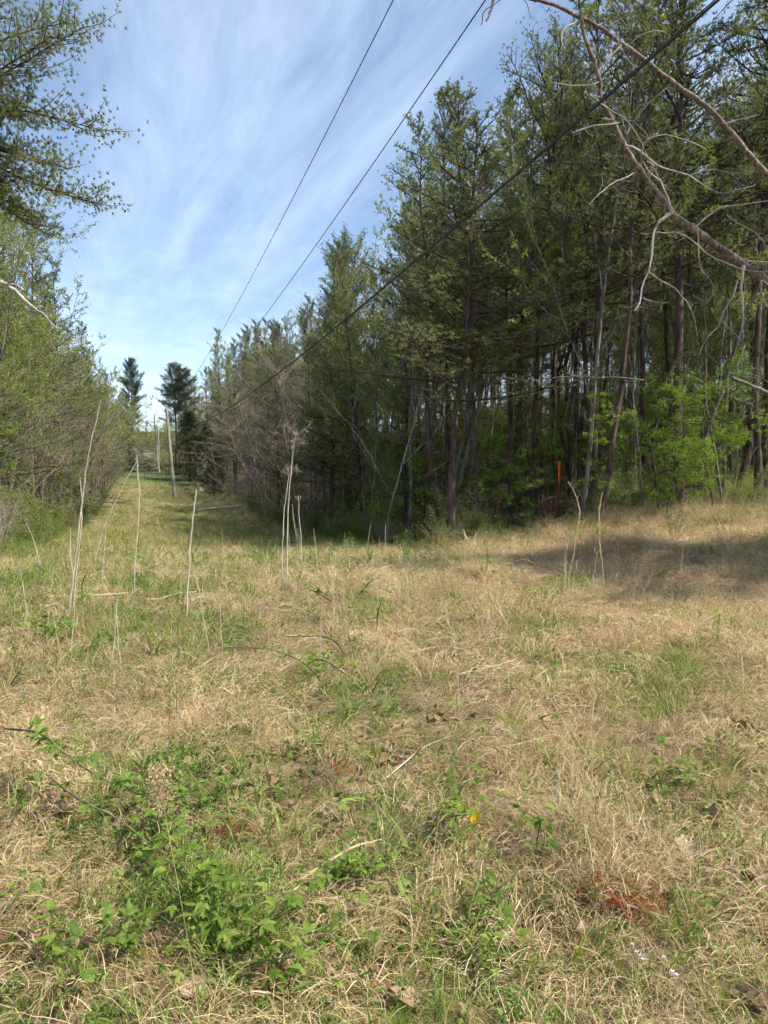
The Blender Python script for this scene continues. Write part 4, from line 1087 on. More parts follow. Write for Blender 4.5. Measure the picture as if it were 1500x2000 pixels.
def zones():
    MATS = [straw_mat() for _ in range(6)] + [straw_mat(dirn=0.4, hmax=0.07, lmax=0.28) for _ in range(3)] + [straw_mat(mat='straw_brown', n=130, hmax=0.035) for _ in range(3)]
    # ---- near thatch
    X = []; Y = []; S = []
    for (n, y0, y1, w, sc) in ((3600, 0.7, 4.5, 4.8, 0.9), (5200, 4.5, 9.0, 7.8, 1.25), (5200, 9.0, 15.5, 12.5, 1.8), (3600, 15.5, 25, 15, 2.4)):
        x, y = cand(n, -w, w, y0, y1); X.append(x); Y.append(y); S.append(np.full(len(x), sc))
    x = np.concatenate(X); y = np.concatenate(Y); s = np.concatenate(S)
    g = green_density(x, y); wd = in_wood(x, y)
    bare = fbm(x, y, 0.8, 55, 3)
    k = (rng.random(len(x)) < np.clip(1.15 - g * 0.75, 0.12, 1) * (1 - wd) * np.clip((bare - 0.34) * 7, 0.28, 1))
    x, y, s = x[k], y[k], s[k]; n = len(x)
    idx = rng.integers(0, 9, n); nb = fbm(x, y, 1.1, 91, 3)
    browner = rng.random(n) < np.clip((nb - 0.42) * 3, 0.08, 0.75); idx[browner] = rng.integers(9, 12, browner.sum())
    geo_scatter('dry_straw', MATS, x, y, s * rng.uniform(0.7, 1.25, n), rng.uniform(0, 6.28, n), 0.13, idx, 'flattened tan dry grass matting the clearing')
    print('straw', n)
    # ---- upright dry grass wisps
    DRY = [grass_tuft(n=30, R=0.05, h=0.30, wid=0.0019, mat='straw', spread=0.6, bend=0.9) for _ in range(4)] + [grass_tuft(n=50, R=0.07, h=0.15, wid=0.0019, mat='straw', spread=1.1, bend=1.3) for _ in range(3)]
    X = []; Y = []; S = []
    for (n, y0, y1, w, sc) in ((1000, 0.7, 4.5, 4.8, 0.75), (2300, 4.5, 9.0, 7.8, 0.95), (3600, 9.0, 17, 12.5, 1.25), (9500, 17, 40, 23, 1.7), (9500, 40, 108, 52, 2.4)):
        a, b = cand(n, -w, w, y0, y1); X.append(a); Y.append(b); S.append(np.full(len(a), sc))
    x = np.concatenate(X); y = np.concatenate(Y); s = np.concatenate(S)
    k = (rng.random(len(x)) < 0.35 + 0.65 * (fbm(x, y, 1.3, 61, 3) > 0.5)) & (in_wood(x, y) < 0.6)
    x, y, s = x[k], y[k], s[k]; n = len(x)
    geo_scatter('dry_grass', DRY, x, y, s * rng.uniform(0.6, 1.3, n), rng.uniform(0, 6.28, n), 0.15, rng.integers(0, 7, n), 'thin upright wisps of dead grass standing over the matted straw')
    SW = [grass_tuft(n=130, R=0.10, h=0.42, wid=0.0019, mat='straw', spread=1.25, bend=1.7, K=6) for _ in range(3)] + [grass_tuft(n=90, R=0.07, h=0.55, wid=0.0019, mat='straw', spread=0.8, bend=1.5, K=6) for _ in range(2)] + [grass_tuft(n=130, R=0.12, h=0.36, wid=0.0026, mat='straw_brown', spread=1.3, bend=1.8, K=6) for _ in range(2)]
    mx_ = []; my_ = []; ms_ = []
    for (u, v, m_, r_) in ((730, 1335, 5, 0.12), (545, 1400, 4, 0.14), (1330, 1460, 7, 0.22), (1290, 1520, 5, 0.2), (960, 1130, 8, 0.3), (1240, 1075, 12, 0.7), (1190, 1085, 8, 0.5), (640, 1570, 3, 0.12), (1100, 1640, 5, 0.16), (820, 1640, 3, 0.14), (1190, 1440, 5, 0.2), (1380, 1090, 8, 0.7), (1050, 1070, 8, 0.6), (250, 1320, 4, 0.15), (940, 1290, 4, 0.2), (1460, 1260, 6, 0.3), (860, 1800, 4, 0.14), (1250, 1660, 4, 0.15)):
        b = hit(u, v); mx_ += list(rng.normal(b.x, r_, m_)); my_ += list(rng.normal(b.y, r_, m_)); ms_ += list(rng.uniform(0.5, 1.0, m_) * (1.0 if b.y > 6 else 0.7))
    a, b = cand(620, -12, 12, 3.2, 17.0); k = (fbm(a, b, 1.3, 61, 3) > 0.5) & (in_wood(a, b) < 0.5); a, b = a[k], b[k]
    mx_ += list(a); my_ += list(b); ms_ += list(rng.uniform(0.35, 0.85, len(a)))
    yy = rng.uniform(14.8, 19.6, 260); xx = rng.uniform(1.0, 12.0, 260); mx_ += list(xx); my_ += list(yy); ms_ += list(rng.uniform(0.7, 2.2, 260))
    mx_ = np.array(mx_); my_ = np.array(my_); ms_ = np.array(ms_); n = len(mx_)
    geo_scatter('straw_tussocks', SW, mx_, my_, ms_, rng.uniform(0, 6.28, n), 0.2, rng.integers(0, 7, n), 'arched tussocks of dead bunch grass heaped above the mat')
    # ---- fresh grass
    GR = [grass_tuft(n=50, h=0.11, R=0.09, spread=0.9, bend=0.9) for _ in range(4)] + [grass_tuft(n=70, h=0.20, R=0.10, wid=0.003, spread=0.7) for _ in range(3)] + [grass_tuft(n=16, h=0.30, R=0.05, wid=0.009, spread=0.8, bend=1.4) for _ in range(2)]
    X = []; Y = []; S = []
    for (n, y0, y1, w, sc) in ((3200, 0.7, 4.5, 4.8, 0.62), (5000, 4.5, 9.0, 7.8, 0.8), (8000, 9.0, 17, 12.5, 1.15), (9500, 17, 40, 23, 1.6), (10000, 40, 112, 54, 2.1)):
        a, b = cand(n, -w, w, y0, y1); X.append(a); Y.append(b); S.append(np.full(len(a), sc))
    x = np.concatenate(X); y = np.concatenate(Y); s = np.concatenate(S); g = green_density(x, y)
    k = (rng.random(len(x)) < np.clip(g * 1.5 - 0.2, 0.05, 1)) & (in_wood(x, y) < 0.7)
    x, y, s = x[k], y[k], s[k]; n = len(x)
    idx = np.where(rng.random(n) < 0.62, rng.integers(0, 4, n), rng.integers(4, 9, n))
    geo_scatter('fresh_grass', GR, x, y, s * rng.uniform(0.6, 1.3, n), rng.uniform(0, 6.28, n), 0.12, idx, 'fresh green spring grass coming up through the straw')
    for (cx, cy_, r_, m_) in ((1.95, 4.95, 0.62, 95), (1.5, 6.75, 0.42, 45), (-0.55, 2.45, 0.25, 22), (2.4, 9.0, 0.3, 30), (-0.15, 7.2, 0.35, 30)):
        a = rng.normal(cx, r_ * 0.5, m_); b = rng.normal(cy_, r_ * 0.6, m_)
        geo_scatter('lush_grass', GR[4:7], a, b, rng.uniform(0.7, 1.15, m_), rng.uniform(0, 6.28, m_), 0.15, rng.integers(0, 3, m_), 'lush soft patch of fine green grass among the straw')
    # ---- small broadleaf weeds
    WE = [small_weeds() for _ in range(4)] + [small_weeds(n=26, R=0.10, h=0.05, ls=0.035) for _ in range(3)] + [leafy_stem(h=0.16, stems=3, ls=0.035, nl=9) for _ in range(3)]
    X = []; Y = []; S = []
    for (n, y0, y1, w, sc) in ((3200, 0.7, 4.5, 4.8, 0.8), (4600, 4.5, 9.0, 7.8, 1.0), (4200, 9.0, 17, 12.5, 1.5)):
        a, b = cand(n, -w, w, y0, y1); X.append(a); Y.append(b); S.append(np.full(len(a), sc))
    x = np.concatenate(X); y = np.concatenate(Y); s = np.concatenate(S); g = green_density(x + 0.4, y)
    k = (rng.random(len(x)) < np.clip(g * 1.3 - 0.3, 0.03, 0.9)) & (in_wood(x, y) < 0.6)
    x, y, s = x[k], y[k], s[k]; n = len(x)
    geo_scatter('low_weeds', WE, x, y, s * rng.uniform(0.6, 1.3, n), rng.uniform(0, 6.28, n), 0.1, rng.integers(0, 10, n), 'low broad-leaved weeds scattered through the grass')
    # ---- taller weeds: corridor lip and wood edge
    TW = [leafy_stem(h=0.55, stems=5, ls=0.05, nl=18) for _ in range(4)] + [leafy_stem(h=0.4, stems=4, ls=0.035, mat='bright', nl=20) for _ in range(3)]
    X = []; Y = []; S = []
    for (n, y0, y1, w) in ((5200, 10, 26, 17), (1800, 26, 60, 30)):
        a, b = cand(n, -w, w, y0, y1, 1.0); X.append(a); Y.append(b); S.append(np.full(len(a), 1.0 if y1 < 30 else 1.3))
    x = np.concatenate(X); y = np.concatenate(Y); s = np.concatenate(S)
    rd = edge_r(y) - x; ld = x - edge_l(y)
    near_edge = np.clip(1 - np.minimum(np.abs(rd - 0.3) / 2.6, np.abs(ld - 0.3) / 2.4), 0, 1)
    front = (1 - sstep(np.abs(y - 18.0), 1.2, 3.0)) * (x > 1.5)
    mid = sstep(-x + 2.5, 0, 2) * sstep(y, 10, 13) * 0.30 * (fbm(x, y, 1.5, 15) > 0.5)
    pr = np.clip(np.maximum(np.maximum(near_edge, front), mid), 0, 1)
    k = (rng.random(len(x)) < pr * 0.8) & ~((y > 16) & (y < 24.5) & (np.abs(750 + x / y * FPX - 1080) < 28))
    x, y, s = x[k], y[k], s[k]; n = len(x)
    geo_scatter('tall_weeds', TW, x, y, s * rng.uniform(0.5, 1.25, n), rng.uniform(0, 6.28, n), 0.2, rng.integers(0, 7, n), 'knee-high green weeds where the clearing meets the woods')
    # ---- ground cover and litter inside the wood
    a, b = cand(5200, -40, 34, 14, 60, 3.0)
    k = (in_wood(a, b) > 0.5) & ~((b < 24.5) & (np.abs(750 + a / b * FPX - 1080) < 28)); a, b = a[k], b[k]; n = len(a)
    geo_scatter('woodland_undergrowth', TW, a, b, rng.uniform(0.6, 1.8, n), rng.uniform(0, 6.28, n), 0.25, rng.integers(0, 7, n), 'green undergrowth covering the floor of the woods')
    LF = [dry_leaf_mesh(0.07, i) for i in range(8)]
    X = []; Y = []; S = []
    for (n, y0, y1, w, sc) in ((3800, 0.7, 4.5, 4.8, 0.9), (2200, 4.5, 9.0, 7.8, 1.1), (1500, 9, 26, 15, 1.6)):
        a, b = cand(n, -w, w, y0, y1); X.append(a); Y.append(b); S.append(np.full(len(a), sc))
    x = np.concatenate(X); y = np.concatenate(Y); s = np.concatenate(S)
    k = rng.random(len(x)) < np.clip((0.58 - fbm(x, y, 0.8, 55, 3)) * 4 + 0.5 * (x > 0.6) * (y < 3.6) + 0.3 * (x < -0.8) * (y < 3), 0.08, 1)
    x, y, s = x[k], y[k], s[k]; n = len(x)
    geo_scatter('leaf_litter', LF, x, y, s * rng.uniform(0.5, 1.3, n), rng.uniform(0, 6.28, n), 0.45, rng.integers(0, 8, n), 'small brown fallen leaves lying in the bare spots', zoff=0.025)
zones()
print('ZONES', _t.time() - _T0)

# ------------------------------------------------------------------ tall dead stalks
def stalk(path, base_v, w0, w1, label, mat='stalk', head=None, group=None, lean=0.0, name='dead_stalk', fuzz=0, Yoff=0.0):
    b = hit(path[0][0], path[0][1] if base_v is None else base_v)
    e = empty(name, b); tag(e, label, 'dead stalk', group)
    k = len(path); P = []
    for i, (u, v) in enumerate(path):
        P.append(at(u, v, b.y + lean * i / (k - 1)) - b)
    P[0] = Vector((0, 0, -0.03))
    S = smooth_path(P, 4); S[1:-1] += rng.normal(0, 0.003, S[1:-1].shape)
    mb = MB(); tube(mb, S, np.linspace(w0, w1, len(S)) * (0.22 if mat == 'stalk_tan' else 0.26) / FPX * b.y, 6)
    if fuzz:
        for _ in range(fuzz):
            i = rng.integers(len(S) // 3, len(S) - 1); d = unit(rdir(1)[0] * 0.4 + [0, 0, 0.8]); l = rng.uniform(0.03, 0.09)
            tube(mb, [S[i], S[i] + d * l], [0.002, 0.0008], 3)
    link('stem', mb.mesh('stalk_stem', M[mat], smooth=True), e)
    if head:
        hb = MB(); tip = S[-1]
        for (frac, R, n) in head:
            c = S[int(frac * (len(S) - 1))]
            for j in range(n):
                d = unit(rdir(1)[0] * [1, 1, 0.5] + [0, 0, 0.75]); l = R * 0.7 * rng.uniform(0.5, 1)
                q = c + d * l; tube(hb, [c, c + d * l * 0.55 + rng.normal(0, 0.01, 3), q], [0.0022, 0.0014, 0.0009], 3)
                for m_ in range(6):
                    d2 = unit(d * 0.6 + rdir(1)[0]); l2 = R * rng.uniform(0.15, 0.32); q2 = q + d2 * l2
                    tube(hb, [q, q2], [0.0014, 0.001], 3)
                    s = rng.uniform(0.004, 0.009) * max(0.8, b.y / 14)
                    hb.add(np.array([[1, 0, 0], [-.5, .8, 0], [-.5, -.8, 0], [0, 0, 1.2], [0, 0, -1]]) * s + q2, [[0, 1, 3], [1, 2, 3], [2, 0, 3], [1, 0, 4], [2, 1, 4], [0, 2, 4]], 0.5)
        link('seed_head', hb.mesh('seed_head', M['seed']), e)
    return e
STALKS = [
    ([(133, 1202), (143, 1120), (152, 1050), (163, 960), (172, 890), (186, 830), (197, 782)], 7.5, 2.5, 'tallest white dead stalk, curving right at the left of the clearing', 'stalk', None, 0.2),
    ([(142, 1195), (150, 1110), (158, 1040), (160, 985), (156, 932)], 5, 2.5, 'shorter white stalk hugging the tallest curved stalk', 'stalk', None, 0.0),
    ([(146, 1150), (138, 1090), (137, 1030)], 4, 2.5, 'broken short grey stalk at the foot of the tallest curved stalk', 'stalk', None, 0.0),
    ([(182, 1112), (195, 1055), (207, 1020), (228, 975), (248, 935), (267, 900)], 4, 3, 'thin white stalk leaning right to meet the upright one at its top', 'stalk', None, 0.0),
    ([(262, 1160), (264, 1100), (270, 1020), (272, 960), (268, 900), (268, 888)], 4.5, 3, 'slender upright white stalk meeting the leaning one at its top', 'stalk', [(1.0, 0.22, 7)], 0.0),
    ([(364, 1215), (367, 1150), (372, 1060), (378, 1000), (383, 955)], 6.5, 5.0, 'stout pale broken stalk with a small seed head, right of the leaning pair', 'stalk', [(0.97, 0.14, 5)], 0.0),
    ([(560, 1160), (561, 1080), (562, 1020), (567, 940), (573, 880), (580, 842)], 5, 2.5, 'tall branching white weed with dried umbels in the middle of the clearing', 'stalk', [(0.98, 0.28, 8), (0.80, 0.34, 7)], 0.0),
    ([(550, 1150), (552, 1080), (554, 1010), (561, 950), (565, 925)], 4.5, 2.5, 'second white stem of the branching pair, carrying a drooping brown umbel', 'stalk', [(0.98, 0.24, 9)], 0.0),
    ([(590, 1105), (588, 1050), (584, 1010), (583, 968)], 3.5, 2.5, 'small brown-headed stalk right of the branching pair', 'stalk', [(0.98, 0.14, 6)], 0.0),
    ([(584, 1120), (580, 1060), (573, 1010), (571, 985)], 2.5, 1.5, 'thin bent stem behind the small brown-headed stalk', 'stalk', None, 0.0),
    ([(1103, 1192), (1103, 1150), (1105, 1110), (1107, 1060)], 3.5, 3, 'short straight straw stalk, left of the two tall bent ones on the right', 'stalk_tan', None, 0.0),
    ([(1106, 1168), (1112, 1120), (1120, 1085), (1126, 1040), (1132, 1000), (1127, 975), (1110, 940)], 4, 2.5, 'tall straw stalk bending left at its tip, in front of the orange stake', 'stalk_tan', None, 0.0),
    ([(1184, 1168), (1178, 1120), (1172, 1070), (1170, 1020), (1171, 990), (1177, 962)], 4.5, 3.5, 'tall straw stalk with a hooked tip, right of the orange stake', 'stalk_tan', None, 0.0),
    ([(1168, 1505), (1120, 1435), (1075, 1365), (1035, 1290), (985, 1215), (950, 1150), (925, 1085), (912, 1050)], 4.5, 2.5, 'long pale straw leaning left across the right half of the grass', 'stalk_tan', None, 0.8),
    ([(1155, 1560), (1156, 1460), (1157, 1380), (1163, 1290), (1172, 1230), (1170, 1190)], 3.5, 1.8, 'thin upright tan stem rising beside the long leaning straw', 'stalk_tan', None, 0.0),
    ([(900, 1430), (897, 1370), (894, 1310), (884, 1240), (872, 1210)], 3.5, 1.2, 'slender whitish stem in the centre right of the grass', 'stalk', None, 0.0),
    ([(1094, 1640), (1092, 1570), (1090, 1510), (1090, 1480)], 3, 2, 'thin white stem low in the right foreground', 'stalk', None, 0.0),
    ([(1428, 1770), (1430, 1710), (1436, 1650), (1442, 1595), (1448, 1545)], 3.5, 1.6, 'fine pale stem near the right edge of the foreground', 'stalk', None, 0.0),
    ([(458, 1400), (458, 1330), (459, 1270)], 2.5, 1.5, 'fine white stem in the left middle of the grass', 'stalk', None, 0.0),
    ([(240, 1330), (233, 1270), (228, 1215), (227, 1180)], 3.2, 2, 'short bent pale stem below the white stalks', 'stalk', None, 0.0),
    ([(0, 1485), (20, 1450), (42, 1420)], 4, 2.5, 'white slanting twig at the far left edge', 'stalk', None, 0.1),
    ([(345, 1420), (345, 1330), (347, 1240), (350, 1180)], 2.8, 1.6, 'thin brown stem standing in the left middle', 'stalk_brown', None, 0.0),
    ([(330, 1640), (331, 1560), (332, 1480), (331, 1380), (336, 1280)], 3.0, 1.6, 'thin dark upright stem behind the arching bramble', 'stalk_brown', None, 0.0),
    ([(632, 1640), (631, 1560), (631, 1490), (633, 1430)], 2.6, 1.4, 'thin brown stem, left of a close pair in the centre foreground', 'stalk_brown', None, 0.0),
    ([(646, 1650), (647, 1570), (648, 1500), (648, 1440)], 2.6, 1.4, 'thin brown stem, right of a close pair in the centre foreground', 'stalk_brown', None, 0.0),
    ([(62, 1700), (60, 1620), (55, 1540), (52, 1480)], 2.6, 1.6, 'thin dark stem at the left edge of the foreground', 'stalk_brown', None, 0.0),
    ([(1170, 1640), (1162, 1570), (1160, 1500)], 3.0, 1.8, 'brown stem leaning in the right foreground', 'stalk_brown', None, 0.0),
    ([(88, 1340), (84, 1250), (80, 1190)], 4.0, 2.0, 'dark leafless stem beside the bright maple seedling', 'stalk_brown', None, 0.0),
]
for (path, w0, w1, lab, mat, head, lean) in STALKS:
    stalk(path, None, w0, w1, lab, mat, head, None, -lean, fuzz=26 if mat == 'stalk_tan' else 4)
for i in range(64):     # lesser stems standing all over the middle ground
    v = rng.uniform(1045, 1330); u = rng.uniform(0, 1500)
    if u > 1000 and rng.random() < 0.4: continue
    b = hit(u, v); h = rng.uniform(0.35, 0.9) * FPX / b.y; dx = rng.normal(0, 0.12) * h
    stalk([(u, v), (u + dx * 0.3, v - h * 0.35), (u + dx * 0.6, v - h * 0.7), (u + dx, v - h)], None, 3.0 if v < 1150 else 3.2, 1.4,
          'thin dead stem standing in the grass, ' + ('far left' if u < 250 else 'left' if u < 500 else 'left of centre' if u < 750 else 'right of centre' if u < 1000 else 'right' if u < 1250 else 'far right') + ', ' + ('at the lip of the slope' if v < 1110 else 'in the farther straw' if v < 1190 else 'in the middle straw' if v < 1260 else 'in the nearer straw'), 'stalk_tan' if rng.random() < 0.6 else 'stalk', None if rng.random() < 0.8 else [(0.98, 0.08, 4)], 'lesser dead stems standing in the grass')
# sticks lying down
for path, w0, w1, lab in [
    ([(384, 1003), (410, 999), (440, 996), (475, 994)], 5, 4, 'pale fallen pole lying across the corridor grass'),
    ([(85, 1178), (140, 1174), (200, 1172), (262, 1168)], 4, 3, 'straight pale stick lying behind the maple seedling'),
    ([(240, 1172), (300, 1183), (345, 1172), (385, 1168)], 3.5, 2.5, 'bent pale stick lying left of the stout broken stalk'),
    ([(88, 1197), (110, 1190), (160, 1175), (192, 1160)], 4, 3, 'pale twig lying at the foot of the tall white stalks'),
    ([(560, 1790), (590, 1745), (630, 1715), (690, 1680), (745, 1665)], 9, 4, 'broken tan stick half buried under the bramble in the foreground'),
    ([(755, 1690), (830, 1668), (900, 1640), (1000, 1590)], 3, 2, 'long thin reddish stem lying across the centre foreground'),
    ([(755, 1538), (800, 1500), (830, 1478), (880, 1455)], 3, 1.5, 'bleached straight stalk lying in the centre'),
    ([(1120, 1632), (1180, 1600), (1230, 1570), (1275, 1545)], 4, 3, 'dark brown twig lying in the right foreground'),
    ([(1440, 1905), (1475, 1900), (1520, 1893)], 7, 5, 'light brown stick poking in at the right edge'),
    ([(1215, 1790), (1260, 1805), (1310, 1825)], 5, 3, 'grey twig lying among the rusty needles'),
    ([(900, 1330), (960, 1318), (1010, 1300)], 2.5, 2, 'short pale twig lying right of centre'),
    ([(460, 1795), (500, 1850), (470, 1960)], 3, 3, 'thin white root-like stem trailing under the bramble')]:
    pts = []
    for (u, v) in path:
        q = hit(u, v); pts.append((q.x, q.y, q.z + 0.035 + 0.008 * q.y * 0.4))
    S = smooth_path(pts, 4); mb = MB(); tube(mb, S, np.linspace(w0, w1, len(S)) * 0.5 / FPX * S[:, 1], 6, cap=True)
    if len(path) > 3: twigs(mb, S, 3, 0.12, 0.002)
    o = link('fallen_stick', mb.mesh('fallen_stick', M['stalk_brown'] if 'brown' in lab or 'reddish' in lab else M['stalk_tan'] if 'tan' in lab else M['stalk'], smooth=True)); tag(o, lab, 'stick')

# ------------------------------------------------------------------ brambles and seedlings with leaves of their own
def leaflet(mb, p, d, up, L, W, tone, K=5, saw=0.0, droop=0.12):
    d = unit(d); s = unit(np.cross(d, up)); n = np.cross(s, d)
    t = np.linspace(0, 1, K + 1); w = W * np.sin(np.clip(t * 0.93 + 0.07, 0, 1) ** 0.75 * math.pi) * 0.5
    w[-1] = 0
    C = np.asarray(p) + d * (t * L)[:, None] - n * (droop * L * t ** 2)[:, None]
    A = C - s * w[:, None] + n * (w * 0.35)[:, None]; B = C + s * w[:, None] + n * (w * 0.35)[:, None]
    if saw: A += s * rng.uniform(0, saw, (K + 1, 1)) * w[:, None]; B -= s * rng.uniform(0, saw, (K + 1, 1)) * w[:, None]
    v = np.concatenate([A, C, B]); i = np.arange(K)
    mb.add(v, np.concatenate([np.stack([i, i + 1, i + K + 2, i + K + 1], -1), np.stack([i + K + 1, i + K + 2, i + 2 * K + 3, i + 2 * K + 2], -1)]), tone)
def leaf_meshes(kind, count, mat):
    out = []
    for q in range(count):
        mb = MB(); z = np.array([0, 0, 1.0]); tone = rng.uniform(0.25, 0.9)
        if kind == 'trifoliate':
            tube(mb, [(0, 0, 0), (0.022, 0, 0.004)], 0.0011, 3)
            for a, L in ((0, 0.060), (1.15, 0.046), (-1.15, 0.046)):
                leaflet(mb, (0.022, 0, 0.004), (math.cos(a), math.sin(a), rng.uniform(-0.3, 0.35)), z + rng.normal(0, 0.25, 3), L, L * 0.60, np.clip(tone + rng.normal(0, 0.12), 0, 1), K=8, saw=0.34, droop=0.22)
            out.append(mb.mesh('bramble_leaf', M[mat]))
        elif kind == 'maple':
            for a, L in ((0, 0.085), (0.85, 0.07), (-0.85, 0.07), (1.8, 0.045), (-1.8, 0.045)):
                leaflet(mb, (0, 0, 0), (math.cos(a), math.sin(a), rng.uniform(-0.1, 0.1)), z, L, L * 0.6, tone, saw=0.35)
            out.append(mb.mesh('maple_leaf', M[mat]))
        else:
            leaflet(mb, (0, 0, 0), (1, 0, 0.1), z, 0.09, 0.026, tone, droop=0.3)
            out.append(mb.mesh('lance_leaf', M[mat]))
    return out
LEAVES = {'trifoliate': leaf_meshes('trifoliate', 6, 'bright'), 'maple': leaf_meshes('maple', 4, 'bright'), 'lance': leaf_meshes('lance', 4, 'weed')}
def leafy_plant(name, cat, label, canes, kind, n_leaf, size=1.0, cane_w=4.0, group=None, top=False, canem='cane'):
    """canes: list of (pixel path, heights above ground along it)"""
    b = hit(*canes[0][0][0]); e = empty(name, b); tag(e, label, cat, group)
    mb = MB(); SS = []
    for path, hs in canes:
        P = []
        for (u, v), h in zip(path, hs):
            # the ray meets the surface lifted by h
            P.append(hit(u, v, h) - b)
        S = smooth_path(P, 5); SS.append(S)
        tube(mb, S, np.linspace(cane_w, cane_w * 0.4, len(S)) * 0.5 / FPX * b.y, 5)
    link('cane', mb.mesh('cane', M[canem], smooth=True), e)
    for j in range(n_leaf):
        S = SS[j % len(SS)]; i = rng.integers(1 if not top else len(S) // 2, len(S)); p = S[i]
        me = LEAVES[kind][rng.integers(len(LEAVES[kind]))]
        o = link('leaf', me, e); o.location = p + rng.normal(0, 0.045 * size, 3) + [0, 0, 0.012]
        o.rotation_euler = (rng.normal(0, 0.35), rng.normal(-0.1, 0.35), rng.uniform(0, 6.28)); s = size * rng.uniform(0.55, 1.2); o.scale = (s, s, s)
    return e
BR = [
    ('arching bramble cane with serrated leaves sweeping down from the left edge', [([(10, 1425), (75, 1432), (130, 1475), (190, 1520), (260, 1545)], (0.25, 0.36, 0.34, 0.26, 0.12)), ([(60, 1440), (100, 1450), (150, 1500)], (0.3, 0.33, 0.25)), ([(75, 1500), (150, 1560), (230, 1600), (300, 1660)], (0.02, 0.14, 0.18, 0.1))], 84, 0.8),
    ('bramble cane continuing under the blurred seed head in the left foreground', [([(255, 1545), (300, 1570), (345, 1615), (375, 1650), (400, 1690)], (0.1, 0.18, 0.24, 0.20, 0.08)), ([(300, 1590), (330, 1560), (350, 1540)], (0.12, 0.2, 0.22)), ([(250, 1640), (300, 1700), (360, 1760), (400, 1840)], (0.02, 0.13, 0.16, 0.08))], 84, 0.75),
    ('largest leafy bramble clump filling the lower centre left', [([(430, 1900), (440, 1800), (470, 1720), (520, 1670)], (0.0, 0.15, 0.25, 0.28)), ([(430, 1890), (500, 1820), (560, 1760), (640, 1700)], (0.0, 0.16, 0.24, 0.2)), ([(440, 1880), (420, 1800), (400, 1740), (380, 1700)], (0.0, 0.14, 0.2, 0.2)), ([(450, 1900), (520, 1880), (600, 1860), (680, 1790)], (0, 0.1, 0.12, 0.1))], 120, 0.78),
    ('low bramble shoots to the right of the largest clump', [([(600, 1750), (660, 1700), (720, 1680), (770, 1640)], (0.02, 0.1, 0.14, 0.12)), ([(640, 1740), (700, 1700), (760, 1700)], (0.02, 0.1, 0.1))], 30, 0.7),
    ('bramble shoot beside the yellow leaf in the centre', [([(820, 1650), (870, 1600), (925, 1590), (990, 1575)], (0.03, 0.12, 0.15, 0.1)), ([(840, 1640), (890, 1560), (945, 1490)], (0.03, 0.15, 0.2))], 34, 0.8),
    ('upright bramble sprig right of the yellow leaf', [([(1045, 1690), (1050, 1640), (1055, 1600), (1030, 1575)], (0, 0.12, 0.2, 0.26)), ([(1045, 1690), (1065, 1640), (1050, 1620)], (0, 0.1, 0.16))], 22, 0.75),
    ('thin arching bramble in the middle of the grass', [([(645, 1360), (610, 1310), (570, 1285), (520, 1270), (440, 1265)], (0.0, 0.16, 0.24, 0.25, 0.2)), ([(600, 1300), (630, 1290), (690, 1330)], (0.15, 0.2, 0.1))], 44, 0.75),
    ('bramble patch right of the thin arching one', [([(700, 1330), (690, 1270), (680, 1230), (700, 1190)], (0, 0.16, 0.25, 0.3)), ([(700, 1330), (650, 1250), (560, 1245)], (0, 0.2, 0.2))], 30, 0.8),
    ('small bramble shoot low in the bottom left corner', [([(110, 1960), (140, 1930), (160, 1900)], (0, 0.08, 0.12))], 8, 0.7),
    ('bramble sprig above the rusty needles on the right', [([(1010, 1440), (1060, 1405), (1110, 1395)], (0.02, 0.12, 0.16))], 10, 0.7),
    ('green bramble cluster left of the seedling maple row', [([(20, 1340), (40, 1310), (60, 1290)], (0.02, 0.16, 0.2)), ([(20, 1340), (30, 1290), (25, 1260)], (0.02, 0.16, 0.2))], 14, 0.8),
    ('leafy weed sprawling in the left middle by the brown stem', [([(300, 1300), (290, 1250), (280, 1220)], (0.0, 0.2, 0.25)), ([(300, 1300), (310, 1260), (330, 1240)], (0, 0.18, 0.22))], 16, 0.8),
    ('bramble tuft near the small seed-headed stalk', [([(660, 1180), (620, 1160), (600, 1150)], (0.02, 0.2, 0.25)), ([(700, 1165), (720, 1140), (735, 1130)], (0.02, 0.2, 0.25))], 20, 0.9),
    ('low bramble patch under the lush grass on the right', [([(1260, 1540), (1290, 1510), (1340, 1500)], (0.02, 0.1, 0.1)), ([(1260, 1540), (1300, 1530), (1370, 1540)], (0.02, 0.08, 0.08))], 34, 0.8),
]
for lab, canes, n, s in BR: leafy_plant('bramble', 'bramble', lab, canes, 'trifoliate', n, s)
for i in range(46):
    u = rng.uniform(-10, 1480) if rng.random() < 0.3 else rng.uniform(0, 1000); v = rng.uniform(1230, 1960)
    hh = rng.uniform(0.05, 0.16); du = rng.uniform(-50, 50)
    leafy_plant('bramble_sprout', 'bramble', 'small serrated green sprig, ' + ('far left' if u < 250 else 'left' if u < 500 else 'left of centre' if u < 750 else 'right of centre' if u < 1000 else 'right') + ', ' + ('beyond the middle' if v < 1400 else 'middle distance' if v < 1580 else 'near' if v < 1780 else 'nearest the bottom edge'),
                [([(u, v), (u + du * 0.4, v - 22), (u + du, v - 40)], (0.0, hh * 0.6, hh))], 'trifoliate', int(rng.integers(5, 13)), rng.uniform(0.45, 0.75), 2.5, 'small bramble sprigs in the straw')
leafy_plant('maple_seedling', 'seedling', 'bright yellow-green maple seedling at the left below the white stalks', [([(88, 1262), (88, 1230), (90, 1205)], (0.0, 0.2, 0.34)), ([(88, 1262), (70, 1225), (55, 1215)], (0.0, 0.16, 0.3)), ([(88, 1262), (110, 1225), (122, 1205)], (0.0, 0.16, 0.3))], 'maple', 30, 1.0, 3.0)
